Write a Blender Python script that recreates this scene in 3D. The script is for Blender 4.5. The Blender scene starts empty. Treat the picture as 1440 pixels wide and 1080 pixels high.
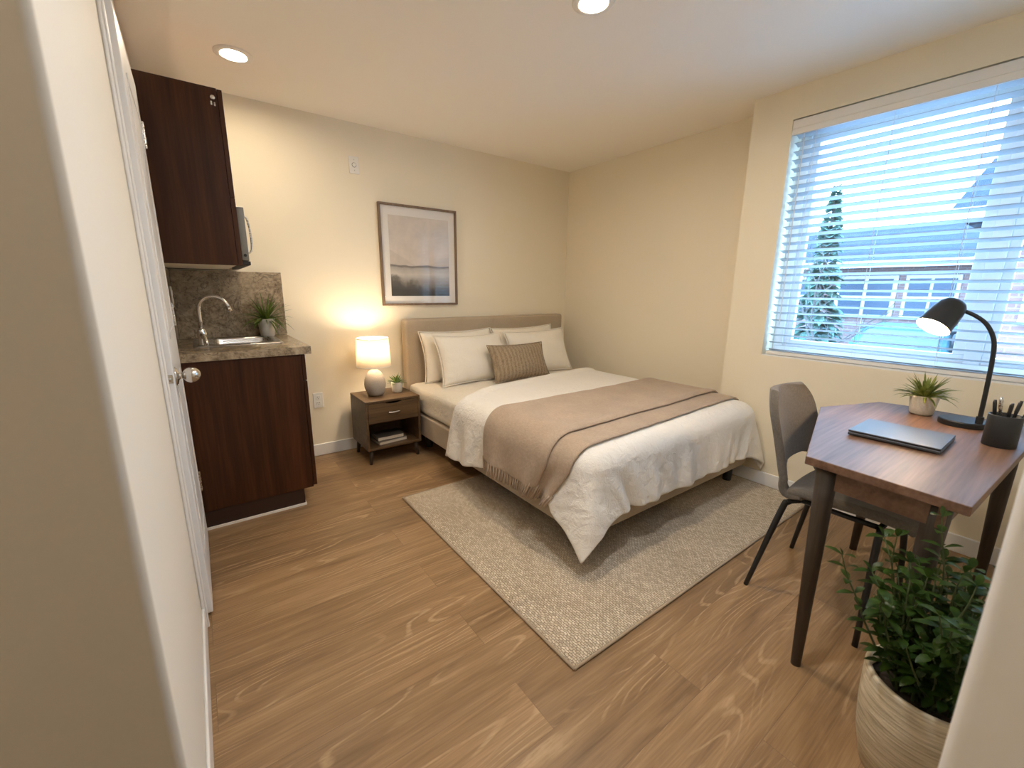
import bpy, bmesh, math, random
from mathutils import Vector, Matrix, noise
random.seed(7)
sc = bpy.context.scene
COL = sc.collection
PI = math.pi

# ------------------------------------------------------------------ camera, sky, exposure
def make_camera():
    yaw, pitch, roll = math.radians(36.43), math.radians(-12.50), math.radians(0.50)
    F = Vector((math.sin(yaw)*math.cos(pitch), math.cos(yaw)*math.cos(pitch), math.sin(pitch)))
    R = Vector((math.cos(yaw), -math.sin(yaw), 0))
    U = R.cross(F)
    R2 = R*math.cos(roll) + U*math.sin(roll)
    U2 = -R*math.sin(roll) + U*math.cos(roll)
    cd = bpy.data.cameras.new('camera')
    cd.sensor_width = 36; cd.lens = 597.5/1440*36
    cd.clip_start = 0.02; cd.clip_end = 200
    cd.dof.use_dof = True; cd.dof.focus_distance = 2.7; cd.dof.aperture_fstop = 4.0
    co = bpy.data.objects.new('camera', cd); COL.objects.link(co)
    m = Matrix((R2, U2, -F)).transposed().to_4x4()
    m.translation = Vector((0.091, -3.251, 1.218))
    co.matrix_world = m
    sc.camera = co
make_camera()

vs = sc.view_settings
vs.view_transform = 'Standard'; vs.look = 'None'; vs.gamma = 1.0; vs.use_curve_mapping = False
vs.exposure = 1.6
sc.cycles.max_bounces = 10; sc.cycles.diffuse_bounces = 6; sc.cycles.transparent_max_bounces = 12
sc.cycles.sample_clamp_indirect = 6.0
sc.cycles.caustics_reflective = False; sc.cycles.caustics_refractive = False

SKY = 0.88          # overcast blue-hour sky
LAMP = (1.0, 0.80, 0.58)
DOWN = 190.0        # radiance of the ceiling downlights
BED_LAMP = 3.7     # watts
DESK_LAMP = 50.0   # radiance of the desk lamp bulb
HALL_FILL = 115.0      # radiance of the fill light added in the entry hall

def make_world():
    w = bpy.data.worlds.new('sky'); sc.world = w; w.use_nodes = True
    nt = w.node_tree; nt.nodes.clear()
    tc = nt.nodes.new('ShaderNodeTexCoord'); sep = nt.nodes.new('ShaderNodeSeparateXYZ')
    nt.links.new(tc.outputs['Generated'], sep.inputs[0])
    rp = nt.nodes.new('ShaderNodeValToRGB')
    e = rp.color_ramp.elements
    e[0].position = 0.0; e[0].color = (2.2, 3.5, 4.9, 1)          # bright overcast, brightest overhead
    e[1].position = 0.95; e[1].color = (5.5, 9.6, 15, 1)
    m = e.new(0.45); m.color = (2.8, 4.6, 6.8, 1)
    nt.links.new(sep.outputs[2], rp.inputs[0])
    bg = nt.nodes.new('ShaderNodeBackground'); bg.inputs[1].default_value = SKY
    nt.links.new(rp.outputs[0], bg.inputs[0])
    out = nt.nodes.new('ShaderNodeOutputWorld'); nt.links.new(bg.outputs[0], out.inputs[0])
make_world()

def window_portal():
    l = bpy.data.lights.new('window_portal', 'AREA'); l.shape = 'RECTANGLE'; l.size = 1.3; l.size_y = 1.3
    l.cycles.is_portal = True
    o = bpy.data.objects.new('window_portal', l); COL.objects.link(o)
    o.location = (3.12, -2.7, 1.5)
    o.rotation_euler = (0, math.radians(90), 0)      # local -Z looks along -X, into the room
window_portal()

# ------------------------------------------------------------------ node materials
class N:
    def __init__(s, name):
        s.m = bpy.data.materials.new(name); s.m.use_nodes = True
        s.t = s.m.node_tree; s.t.nodes.clear()
        s.out = s.t.nodes.new('ShaderNodeOutputMaterial')
        s.b = s.t.nodes.new('ShaderNodeBsdfPrincipled')
        s.l(s.b.outputs[0], s.out.inputs[0])
    def n(s, typ, **kw):
        x = s.t.nodes.new('ShaderNode'+typ)
        for k, v in kw.items(): setattr(x, k, v)
        return x
    def l(s, a, b): s.t.links.new(a, b)
    def coord(s, scale=(1,1,1), rot=(0,0,0), loc=(0,0,0)):
        tc = s.n('TexCoord'); mp = s.n('Mapping')
        mp.inputs['Scale'].default_value = scale; mp.inputs['Rotation'].default_value = rot; mp.inputs['Location'].default_value = loc
        s.l(tc.outputs['Object'], mp.inputs['Vector']); return mp.outputs[0]
    def noise(s, vec, scale=5, detail=3, rough=.5, dist=0):
        x = s.n('TexNoise'); x.inputs['Scale'].default_value = scale; x.inputs['Detail'].default_value = detail
        x.inputs['Roughness'].default_value = rough; x.inputs['Distortion'].default_value = dist
        s.l(vec, x.inputs['Vector']); return x.outputs['Fac']
    def ramp(s, fac, stops, interp='LINEAR'):
        x = s.n('ValToRGB'); cr = x.color_ramp; cr.interpolation = interp
        while len(cr.elements) < len(stops): cr.elements.new(0.5)
        for e, (p, c) in zip(cr.elements, stops):
            e.position = p; e.color = (c if len(c) == 4 else (*c, 1)) if not isinstance(c, (int, float)) else (c, c, c, 1)
        s.l(fac, x.inputs[0]); return x.outputs[0]
    def math(s, op, a, b=None, c=None, clamp=False):
        x = s.n('Math', operation=op, use_clamp=clamp)
        for i, v in enumerate((a, b, c)):
            if v is None: continue
            if isinstance(v, (int, float)): x.inputs[i].default_value = v
            else: s.l(v, x.inputs[i])
        return x.outputs[0]
    def mix(s, fac, a, b, blend='MIX'):
        x = s.n('Mix', data_type='RGBA', blend_type=blend)
        for v, i in ((fac, 0), (a, 6), (b, 7)):
            if isinstance(v, (int, float)): x.inputs[i].default_value = v
            elif isinstance(v, tuple): x.inputs[i].default_value = (*v, 1) if len(v) == 3 else v
            else: s.l(v, x.inputs[i])
        return x.outputs[2]
    def bump(s, h, strength=.3, dist=.005):
        x = s.n('Bump'); x.inputs['Strength'].default_value = strength; x.inputs['Distance'].default_value = dist
        s.l(h, x.inputs['Height']); s.l(x.outputs[0], s.b.inputs['Normal'])
    def set(s, color=None, rough=.5, metal=0, spec=None, sheen=None):
        if color is not None:
            if isinstance(color, tuple): s.b.inputs['Base Color'].default_value = (*color, 1)
            else: s.l(color, s.b.inputs['Base Color'])
        if isinstance(rough, (int, float)): s.b.inputs['Roughness'].default_value = rough
        else: s.l(rough, s.b.inputs['Roughness'])
        s.b.inputs['Metallic'].default_value = metal
        if spec is not None: s.b.inputs['Specular IOR Level'].default_value = spec
        if sheen: s.b.inputs['Sheen Weight'].default_value = sheen
        return s.m

def plain(name, color, rough=.5, metal=0, nscale=30, var=.06, bump=0.0, spec=None):
    k = N(name); v = k.coord()
    f = k.noise(v, nscale, 3)
    lo = tuple(c*(1-var) for c in color); hi = tuple(min(1, c*(1+var)) for c in color)
    c = k.ramp(f, [(.3, lo), (.7, hi)])
    if bump: k.bump(f, bump, .003)
    return k.set(c, rough, metal, spec)

def fabric(name, color, scale=420, var=.12, bump=.35, wr=0.0, sheen=.15, wscale=9):
    k = N(name); v = k.coord()
    a = k.noise(k.coord((scale, scale*.18, scale*.18)), 1, 2)
    b = k.noise(k.coord((scale*.18, scale, scale*.4)), 1, 2)
    f = k.math('MULTIPLY_ADD', a, .5, k.math('MULTIPLY', b, .5))
    big = k.noise(v, 6, 3)
    f2 = k.math('MULTIPLY_ADD', big, .3, k.math('MULTIPLY', f, .7))
    lo = tuple(c*(1-var) for c in color); hi = tuple(min(1, c*(1+var)) for c in color)
    c = k.ramp(f2, [(.35, lo), (.65, hi)])
    if wr:
        w = k.noise(k.coord((1, 1, 1)), wscale, 4, .55, .6)
        h = k.math('MULTIPLY_ADD', w, wr, k.math('MULTIPLY', f, .12))
        k.bump(h, bump, .02)
    else:
        k.bump(f, bump, .002)
    return k.set(c, .9, 0, .2, sheen)

def wood(name, c1, c2, c3, axis=0, rough=.4, freq=26, spec=None):
    """c1 dark pores, c2 body, c3 light; grain runs along axis"""
    k = N(name)
    sc_ = [1, 1, 1]
    st = [freq, freq, freq]; st[axis] = freq*.045
    fine = [freq*6]*3; fine[axis] = freq*.25
    f1 = k.noise(k.coord(tuple(st)), 1, 4, .55, .8)
    f2 = k.noise(k.coord(tuple(fine)), 1, 2)
    f = k.math('MULTIPLY_ADD', f2, .35, k.math('MULTIPLY', f1, .65))
    c = k.ramp(f, [(.33, c1), (.5, c2), (.68, c3)])
    k.bump(f2, .08, .002)
    return k.set(c, rough, 0, spec)

def metal(name, color, rough=.25, aniso=None):
    k = N(name)
    f = k.noise(k.coord((4, 160, 160)), 1, 2)
    r = k.math('MULTIPLY_ADD', f, .15, rough-.07)
    return k.set(color, r, 1)

def emit(name, color, s):
    k = N(name)
    k.b.inputs['Base Color'].default_value = (*color, 1)
    k.b.inputs['Emission Color'].default_value = (*color, 1)
    k.b.inputs['Emission Strength'].default_value = s
    return k.m

def floor_mat():
    k = N('oak vinyl planks')
    v = k.coord()
    br = k.n('TexBrick'); br.offset = .37; br.offset_frequency = 2; br.squash = 1
    for nm, val in (('Scale', 1), ('Mortar Size', .0009), ('Mortar Smooth', .2), ('Brick Width', 1.22), ('Row Height', .182), ('Bias', 0)):
        br.inputs[nm].default_value = val
    br.inputs['Color1'].default_value = (0, 0, 0, 1); br.inputs['Color2'].default_value = (1, 1, 1, 1)
    br.inputs['Mortar'].default_value = (.5, .5, .5, 1)
    k.l(v, br.inputs['Vector'])
    rnd = br.outputs['Color']
    sep = k.n('SeparateXYZ'); k.l(v, sep.inputs[0])
    rv = k.n('SeparateColor'); k.l(rnd, rv.inputs[0]); r = rv.outputs[0]
    xo = k.math('MULTIPLY_ADD', r, 9.7, sep.outputs[0])
    yo = k.math('MULTIPLY_ADD', r, 3.1, sep.outputs[1])
    def comb(a, sa, b, sb):
        c = k.n('CombineXYZ'); k.l(k.math('MULTIPLY', a, sa), c.inputs[0]); k.l(k.math('MULTIPLY', b, sb), c.inputs[1]); return c.outputs[0]
    low = k.noise(comb(xo, .8, yo, 5.0), 1, 2, .35)
    ring = k.math('MULTIPLY_ADD', low, 22.0, k.math('MULTIPLY', yo, 34.0))
    s = k.math('SINE', k.math('MULTIPLY', ring, 6.283))
    line = k.ramp(s, [(.60, 0), (.97, 1)])
    mask = k.ramp(k.noise(comb(xo, 1.1, yo, 6.5), 1.7, 2), [(.44, 0), (.60, 1)])
    dash = k.ramp(k.noise(comb(xo, 26, yo, 160), 1, 2), [(.30, .25), (.60, 1)])
    line = k.math('MULTIPLY', k.math('MULTIPLY', line, mask), dash)
    fib = k.noise(comb(xo, 5, yo, 150), 1, 3, .6)
    body = k.noise(comb(xo, 1.6, yo, 16), 1, 4, .55, .6)
    t = k.math('MULTIPLY_ADD', fib, .4, k.math('MULTIPLY', body, .6))
    c = k.ramp(t, [(.30, (.150, .084, .038)), (.5, (.258, .155, .075)), (.68, (.37, .232, .122))])
    tone = k.math('MULTIPLY_ADD', r, .22, .89)
    g = k.n('CombineColor'); 
    for i in range(3): k.l(tone, g.inputs[i])
    c = k.mix(1.0, c, g.outputs[0], 'MULTIPLY')
    c = k.mix(k.math('MULTIPLY', line, .55), c, (.55, .38, .22))
    c = k.mix(k.math('MULTIPLY', br.outputs['Fac'], .45), c, (.09, .05, .03))
    h = k.math('SUBTRACT', k.math('MULTIPLY_ADD', line, -.5, fib), k.math('MULTIPLY', br.outputs['Fac'], 1.5))
    k.bump(h, .22, .0015)
    return k.set(c, k.math('MULTIPLY_ADD', fib, .15, .34), 0, .4)

def rug_mat():
    k = N('woven rug')
    v = k.coord(rot=(0, 0, PI/2))
    br = k.n('TexBrick'); br.offset = .5
    for nm, val in (('Scale', 1), ('Mortar Size', .0020), ('Mortar Smooth', 1), ('Brick Width', .017), ('Row Height', .0095)):
        br.inputs[nm].default_value = val
    br.inputs['Color1'].default_value = (0, 0, 0, 1); br.inputs['Color2'].default_value = (1, 1, 1, 1)
    wob = k.n('VectorMath', operation='ADD'); 
    nz = k.n('TexNoise'); nz.inputs['Scale'].default_value = 40; k.l(k.coord(), nz.inputs['Vector'])
    sv = k.n('VectorMath', operation='SCALE'); sv.inputs['Scale'].default_value = .016
    k.l(nz.outputs['Color'], sv.inputs[0]); k.l(v, wob.inputs[0]); k.l(sv.outputs[0], wob.inputs[1])
    k.l(wob.outputs[0], br.inputs['Vector'])
    sep = k.n('SeparateColor'); k.l(br.outputs['Color'], sep.inputs[0])
    r = sep.outputs[0]
    fine = k.noise(k.coord(), 260, 2)
    big = k.noise(k.coord((1, 1, 1)), 3, 3)
    t = k.math('MULTIPLY_ADD', r, .25, k.math('MULTIPLY_ADD', fine, .5, k.math('MULTIPLY', big, .25)))
    c = k.ramp(t, [(.28, (.42, .335, .24)), (.48, (.64, .535, .40)), (.68, (.82, .72, .575))])
    c = k.mix(k.math('MULTIPLY', br.outputs['Fac'], .6), c, (.27, .20, .14))
    h = k.math('SUBTRACT', k.math('MULTIPLY', fine, .5), br.outputs['Fac'])
    k.bump(h, .9, .005)
    return k.set(c, .95, 0, .1)

def granite_mat():
    k = N('granite laminate'); v = k.coord()
    a = k.noise(v, 6.5, 5, .65, 1.4); b = k.noise(v, 70, 3, .6)
    t = k.math('MULTIPLY_ADD', b, .4, k.math('MULTIPLY', a, .6))
    c = k.ramp(t, [(.34, (.10, .066, .038)), (.46, (.27, .205, .135)), (.58, (.40, .32, .22)), (.7, (.52, .43, .31))])
    d = k.noise(v, 5, 4, .6, 2.2)
    vein = k.ramp(k.math('ABSOLUTE', k.math('SUBTRACT', d, .5)), [(0, 1), (.022, 0)])
    c = k.mix(k.math('MULTIPLY', vein, k.math('MULTIPLY', a, 1.2)), c, (.075, .05, .035))
    return k.set(c, .22, 0, .5)

def art_mat():
    # misty shoreline, drawn in object coordinates (z up, 0 at the art's centre)
    k = N('misty shoreline print')
    tc = k.n('TexCoord'); sep = k.n('SeparateXYZ'); k.l(tc.outputs['Object'], sep.inputs[0])
    z, x = sep.outputs[2], sep.outputs[0]
    n1 = k.noise(k.coord((5, 5, 14)), 1, 5, .6)
    n2 = k.noise(k.coord((9, 9, 9)), 1, 5, .65)
    n3 = k.noise(k.coord((3.2, 3.2, 3.2), loc=(1.7, 0, 2)), 1, 3)
    zz = k.math('MULTIPLY_ADD', k.math('SUBTRACT', n1, .5), .05, z)
    u = k.math('MULTIPLY_ADD', zz, 1.72, .5)
    base = k.ramp(u, [(0, (.055, .05, .045)), (.07, (.11, .10, .09)), (.17, (.30, .27, .24)), (.28, (.58, .53, .47)), (.355, (.42, .38, .34)), (.375, (.20, .18, .16)), (.392, (.24, .22, .20)), (.40, (.62, .55, .48)), (.55, (.68, .60, .53)), (1, (.66, .60, .54))])
    # far hills, faint
    hill = k.math('MULTIPLY_ADD', k.math('ABSOLUTE', k.math('ADD', x, -.02)), .45, k.math('MULTIPLY_ADD', n3, .10, -.128))
    hm = k.math('MULTIPLY', k.math('LESS_THAN', z, hill), k.math('GREATER_THAN', z, -.062))
    base = k.mix(k.math('MULTIPLY', hm, .35), base, (.50, .44, .385))
    # dark reeds in the near left
    sh = k.math('MULTIPLY_ADD', x, -.30, k.math('MULTIPLY_ADD', n2, .30, -.355))
    dm = k.ramp(k.math('SUBTRACT', sh, z), [(0, 0), (.06, 1)])
    base = k.mix(k.math('MULTIPLY', dm, .8), base, (.07, .065, .055))
    cl = k.ramp(n2, [(.35, (.9, .9, .9)), (.65, (1.06, 1.05, 1.04))])
    base = k.mix(1.0, base, cl, 'MULTIPLY')
    return k.set(base, .55, 0, .3)

def glass_mat(name, tint=(.92, .97, 1.0), refl=.06):
    k = N(name)
    t = k.n('BsdfTransparent'); t.inputs[0].default_value = (*tint, 1)
    g = k.n('BsdfGlossy'); g.inputs['Roughness'].default_value = .02
    mx = k.n('MixShader'); mx.inputs[0].default_value = refl
    k.l(t.outputs[0], mx.inputs[1]); k.l(g.outputs[0], mx.inputs[2]); k.l(mx.outputs[0], k.out.inputs[0])
    return k.m

def translucent(name, color, amt=.5, rough=.8):
    k = N(name); k.set(color, rough, 0, .2)
    t = k.n('BsdfTranslucent'); t.inputs[0].default_value = (*color, 1)
    mx = k.n('MixShader'); mx.inputs[0].default_value = amt
    k.l(k.b.outputs[0], mx.inputs[1]); k.l(t.outputs[0], mx.inputs[2]); k.l(mx.outputs[0], k.out.inputs[0])
    return k.m

def leaf_mat(name, lo, hi, rough=.45, tip=None):
    k = N(name)
    f = k.noise(k.coord(), 40, 2)
    c = k.ramp(f, [(.3, lo), (.7, hi)])
    k.set(c, rough, 0, .4)
    t = k.n('BsdfTranslucent'); k.l(c, t.inputs[0])
    mx = k.n('MixShader'); mx.inputs[0].default_value = .25
    k.l(k.b.outputs[0], mx.inputs[1]); k.l(t.outputs[0], mx.inputs[2]); k.l(mx.outputs[0], k.out.inputs[0])
    return k.m

def ribbed_pot_mat():
    k = N('ribbed cream pot')
    n = k.noise(k.coord((10, 10, 150)), 1, 3, .5, .5)
    f = k.noise(k.coord(), 300, 2)
    c = k.ramp(n, [(.35, (.40, .34, .24)), (.62, (.62, .545, .41))])
    k.bump(k.math('MULTIPLY_ADD', f, .2, n), .5, .004)
    return k.set(c, .85, 0, .2)

def brick_wall_mat():
    k = N('outdoor brick'); tc = k.n('TexCoord')
    sep = k.n('SeparateXYZ'); k.l(tc.outputs['Object'], sep.inputs[0])
    cb = k.n('CombineXYZ'); k.l(k.math('ADD', sep.outputs[0], sep.outputs[1]), cb.inputs[0]); k.l(sep.outputs[2], cb.inputs[1])
    br = k.n('TexBrick'); br.inputs['Scale'].default_value = 1
    for nm, val in (('Mortar Size', .008), ('Brick Width', .24), ('Row Height', .08)): br.inputs[nm].default_value = val
    br.inputs['Color1'].default_value = (.20, .105, .09, 1); br.inputs['Color2'].default_value = (.15, .08, .075, 1); br.inputs['Mortar'].default_value = (.22, .19, .18, 1)
    k.l(cb.outputs[0], br.inputs['Vector'])
    return k.set(br.outputs['Color'], .9)

M = {}
M['wall'] = plain('cream wall paint', (.83, .75, .59), .75, nscale=180, var=.012, bump=.03, spec=.25)
M['wall_daylit'] = plain('daylit cream wall paint', (.80, .765, .69), .7, nscale=180, var=.012, bump=.03, spec=.25)  # same cream wall, whitened so the colour carries the window daylight
M['taupe'] = plain('taupe wall paint', (.50, .46, .39), .75, nscale=180, var=.012, bump=.03, spec=.2)
M['ceil'] = plain('ceiling paint', (.90, .85, .765), .85, nscale=180, var=.012, bump=.03, spec=.2)
M['trim'] = plain('white trim paint', (.80, .79, .77), .4, nscale=20, var=.015)
M['door'] = plain('white door paint', (.80, .80, .80), .38, nscale=20, var=.015)
M['floor'] = floor_mat()
M['rug'] = rug_mat()
M['rug_edge'] = plain('rug binding', (.42, .33, .24), .95, nscale=200, var=.1)
M['granite'] = granite_mat()
M['micro'] = plain('grey steel microwave', (.23, .22, .20), .35, 0.85, nscale=60, var=.03)
M['cherry'] = wood('dark cherry laminate', (.020, .0055, .0016), (.042, .0125, .0038), (.072, .023, .0075), 2, .42, 16, .28)
M['cherry_dark'] = plain('dark cherry edge', (.028, .010, .005), .5)
M['melamine'] = plain('cream melamine', (.72, .68, .60), .45, var=.02)
M['steel'] = metal('brushed steel', (.62, .60, .57), .27)
M['chrome'] = metal('satin nickel', (.66, .63, .59), .22)
M['walnut'] = wood('walnut veneer', (.055, .030, .013), (.098, .056, .026), (.145, .086, .042), 0, .42, 22, .4)
M['desk_top'] = wood('walnut desk top', (.095, .048, .028), (.158, .086, .053), (.225, .132, .085), 0, .44, 18, .3)
M['desk_edge'] = wood('walnut desk edge', (.10, .05, .028), (.16, .085, .05), (.21, .12, .07), 0, .5, 18)
M['desk_leg'] = wood('dark stained leg', (.030, .021, .016), (.052, .038, .029), (.075, .056, .043), 2, .5, 20)
M['ns_leg'] = plain('dark wood leg', (.045, .028, .018), .5)
M['black'] = plain('matt black metal', (.012, .012, .013), .42, var=.1)
M['blackp'] = plain('black painted cup', (.018, .018, .019), .5, var=.1)
M['bed_fab'] = fabric('taupe upholstery', (.43, .35, .255), 500, .10, .3)
M['sheet'] = fabric('cream fitted sheet', (.74, .68, .58), 600, .03, .7, wr=.7, wscale=11)
M['duvet'] = fabric('white linen duvet', (.80, .765, .71), 520, .04, .7, wr=.6, wscale=26)
M['pillow'] = fabric('ivory pillowcase', (.80, .745, .65), 620, .03, .7, wr=.6, wscale=11)
M['throw'] = fabric('tan wool throw', (.41, .315, .235), 330, .17, .7)
M['knit'] = None
M['chair'] = fabric('grey chair fabric', (.135, .117, .099), 380, .22, .4)
M['ceramic'] = plain('beige stoneware', (.44, .385, .315), .7, nscale=220, var=.12, spec=.2)
M['pot'] = plain('off white pot', (.66, .61, .53), .6, nscale=150, var=.04)
M['pot_speck'] = plain('speckled concrete pot', (.60, .54, .45), .75, nscale=190, var=.09, bump=.1)
M['soil'] = plain('dark soil', (.03, .02, .013), .95, nscale=120, var=.5, bump=.6)
M['shade'] = translucent('linen lamp shade', (.84, .77, .64), .5)
M['bulb'] = emit('warm bulb', LAMP, 12)
M['down'] = emit('downlight lens', (1.0, .84, .62), DOWN)
M['down_dim'] = emit('dimmer downlight lens', (1.0, .84, .62), DOWN*.5)
M['fill_cool'] = emit('added cool fill lens', (.92, .95, 1.0), DOWN*1.0)
M['fill_hall'] = emit('added hall fill lens', (1.0, .88, .72), HALL_FILL)
M['desk_bulb'] = emit('desk lamp bulb', (1.0, .74, .45), DESK_LAMP)
M['white_plastic'] = plain('white plastic', (.80, .77, .71), .4, var=.01)
M['slot'] = plain('dark slots', (.08, .07, .06), .6)
M['laptop'] = plain('space grey aluminium', (.10, .104, .112), .42, .75, nscale=300, var=.05)
M['laptop_side'] = plain('dark laptop edge', (.02, .02, .022), .4)
M['frame'] = wood('walnut picture frame', (.10, .06, .032), (.17, .105, .058), (.24, .15, .085), 2, .45, 30)
M['mat_board'] = plain('white mat board', (.80, .765, .72), .8, var=.01)
M['art'] = art_mat()
M['pic_glass'] = glass_mat('picture glass', (.97, .97, .97), .008)
M['win_glass'] = glass_mat('window glass', (.93, .97, 1.0), .05)
M['vinyl'] = plain('white vinyl frame', (.78, .79, .80), .4, var=.01)
M['slat'] = translucent('sky tinted blind slat', (.52, .56, .59), .12, .45)  # white slats, with the sky's blue cast mixed into their colour
M['head'] = plain('white head rail', (.78, .76, .72), .45, var=.01)
M['cord'] = plain('white cord', (.7, .7, .68), .8)
M['leaf_k'] = leaf_mat('grassy leaves', (.045, .085, .012), (.13, .19, .03))
M['leaf_n'] = leaf_mat('succulent leaves', (.06, .11, .025), (.16, .23, .06))
M['leaf_d'] = leaf_mat('yellow green leaves', (.10, .13, .02), (.30, .32, .07))
M['leaf_b'] = leaf_mat('dark shrub leaves', (.014, .036, .005), (.045, .088, .012), .4)
M['stem'] = plain('green brown stem', (.06, .08, .025), .7)
M['big_pot'] = ribbed_pot_mat()
M['book_d'] = plain('dark book cover', (.075, .060, .048), .55)
M['book_l'] = plain('grey book cover', (.20, .17, .14), .6)
M['pages'] = plain('book pages', (.62, .55, .44), .9, nscale=300, var=.1)
M['asphalt'] = plain('pale asphalt', (.30, .31, .33), .9, nscale=20, var=.12)
M['brick'] = brick_wall_mat()
M['roof'] = plain('slate roof', (.022, .028, .040), .95, nscale=12, var=.2, spec=.04)
M['siding'] = plain('pale siding', (.45, .45, .45), .7, var=.05)
M['winpane'] = plain('dark house window', (.05, .07, .10), .3, spec=.15)
M['conifer'] = leaf_mat('conifer needles', (.03, .07, .05), (.08, .15, .11), .8)
M['hedge'] = leaf_mat('hedge leaves', (.07, .12, .06), (.17, .24, .10), .8)
M['bark'] = plain('grey bark', (.05, .042, .036), .95, nscale=40, var=.3)
M['car'] = plain('teal car paint', (.015, .06, .08), .6, var=.02, spec=.1)
M['tyre'] = plain('black tyre', (.02, .02, .02), .8)

def knit_mat():
    k = N('ribbed knit cushion')
    b = k.noise(k.coord((60, 420, 420)), 1, 2); a = k.noise(k.coord((320, 60, 60)), 1, 3)
    w = k.n('TexWave'); w.wave_type = 'BANDS'; w.bands_direction = 'X'
    w.inputs['Scale'].default_value = 9; w.inputs['Distortion'].default_value = 2.5; w.inputs['Detail'].default_value = 2
    k.l(k.coord(), w.inputs['Vector'])
    f = k.math('MULTIPLY_ADD', a, .45, k.math('MULTIPLY_ADD', b, .45, k.math('MULTIPLY', w.outputs['Fac'], .10)))
    c = k.ramp(f, [(.34, (.19, .135, .085)), (.5, (.31, .235, .155)), (.66, (.44, .35, .245))])
    k.bump(f, .6, .006)
    return k.set(c, .95, 0, .1, .1)
M['knit'] = knit_mat()

# ------------------------------------------------------------------ mesh helpers
WL = {}     # world location of every empty / part
def wloc(o): return WL.get(o.name, Vector((0, 0, 0)))
def tag(o, label=None, cat=None, group=None, kind=None):
    if label: o['label'] = label
    if cat: o['category'] = cat
    if group: o['group'] = group
    if kind: o['kind'] = kind
    return o
def thing(name, loc, label, cat, group=None):
    o = bpy.data.objects.new(name, None); COL.objects.link(o); o.location = loc
    o.empty_display_size = .05
    WL[o.name] = Vector(loc)
    return tag(o, label, cat, group)
def obj(name, bm, mat, parent=None, origin=None, bevel=0, smooth=None, subsurf=0, label=None, solid=0, segs=2):
    """link bm (built in world coordinates) as one mesh object; origin = its world origin"""
    if origin is None: origin = wloc(parent) if parent else Vector((0, 0, 0))
    origin = Vector(origin)
    bmesh.ops.recalc_face_normals(bm, faces=bm.faces)
    for v in bm.verts: v.co -= origin
    me = bpy.data.meshes.new(name); bm.to_mesh(me); bm.free()
    mats = mat if isinstance(mat, (list, tuple)) else [mat]
    for m in mats: me.materials.append(m)
    o = bpy.data.objects.new(name, me); COL.objects.link(o)
    WL[o.name] = origin.copy()
    if parent: o.parent = parent; o.location = origin - wloc(parent)
    else: o.location = origin
    if solid:
        md = o.modifiers.new('solid', 'SOLIDIFY'); md.thickness = solid; md.offset = 0
    if bevel:
        md = o.modifiers.new('bevel', 'BEVEL'); md.width = bevel; md.segments = segs; md.limit_method = 'ANGLE'; md.angle_limit = math.radians(40)
    if subsurf:
        md = o.modifiers.new('subsurf', 'SUBSURF'); md.levels = subsurf; md.render_levels = subsurf
    if smooth is None: smooth = bool(bevel or subsurf)
    if smooth:
        for p in me.polygons: p.use_smooth = True
        if bevel:
            md = o.modifiers.new('wn', 'WEIGHTED_NORMAL'); md.keep_sharp = False
    if label: o['label'] = label
    return o
def struct(name, bm, mat, parent=None, **k):
    o = obj(name, bm, mat, parent, **k)
    o['kind'] = 'structure'
    return o
def B(): return bmesh.new()
def box(bm, x0, x1, y0, y1, z0, z1, mi=0):
    vs_ = [bm.verts.new(c) for c in ((x0,y0,z0),(x1,y0,z0),(x1,y1,z0),(x0,y1,z0),(x0,y0,z1),(x1,y0,z1),(x1,y1,z1),(x0,y1,z1))]
    for f in ((0,3,2,1),(4,5,6,7),(0,1,5,4),(1,2,6,5),(2,3,7,6),(3,0,4,7)):
        fc = bm.faces.new([vs_[i] for i in f]); fc.material_index = mi
    return bm
def bx(*a): return box(B(), *a)
def prism(poly, z0, z1):
    bm = B(); lo = [bm.verts.new((x, y, z0)) for x, y in poly]; hi = [bm.verts.new((x, y, z1)) for x, y in poly]
    bm.faces.new(lo[::-1]); bm.faces.new(hi); n = len(poly)
    for i in range(n): bm.faces.new((lo[i], lo[(i+1) % n], hi[(i+1) % n], hi[i]))
    return bm
def lathe(bm, prof, c, segs=32, axis=None, caps=True):
    """prof: (r, h) pairs; axis: direction of h (default +Z)"""
    ax = Vector(axis).normalized() if axis else Vector((0, 0, 1))
    e1 = ax.orthogonal().normalized(); e2 = ax.cross(e1); c = Vector(c)
    rings = []
    for r, h in prof:
        if r < 1e-5: rings.append([bm.verts.new(c+ax*h)])
        else: rings.append([bm.verts.new(c+ax*h+(e1*math.cos(2*PI*i/segs)+e2*math.sin(2*PI*i/segs))*r) for i in range(segs)])
    for a, b in zip(rings, rings[1:]):
        for i in range(segs):
            j = (i+1) % segs
            if len(a) == 1 and len(b) == 1: continue
            if len(a) == 1: bm.faces.new((a[0], b[i], b[j]))
            elif len(b) == 1: bm.faces.new((a[i], b[0], a[j]))
            else: bm.faces.new((a[i], b[i], b[j], a[j]))
    if caps:
        for rg in (rings[0], rings[-1]):
            if len(rg) > 1: bm.faces.new(rg)
    return bm
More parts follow.
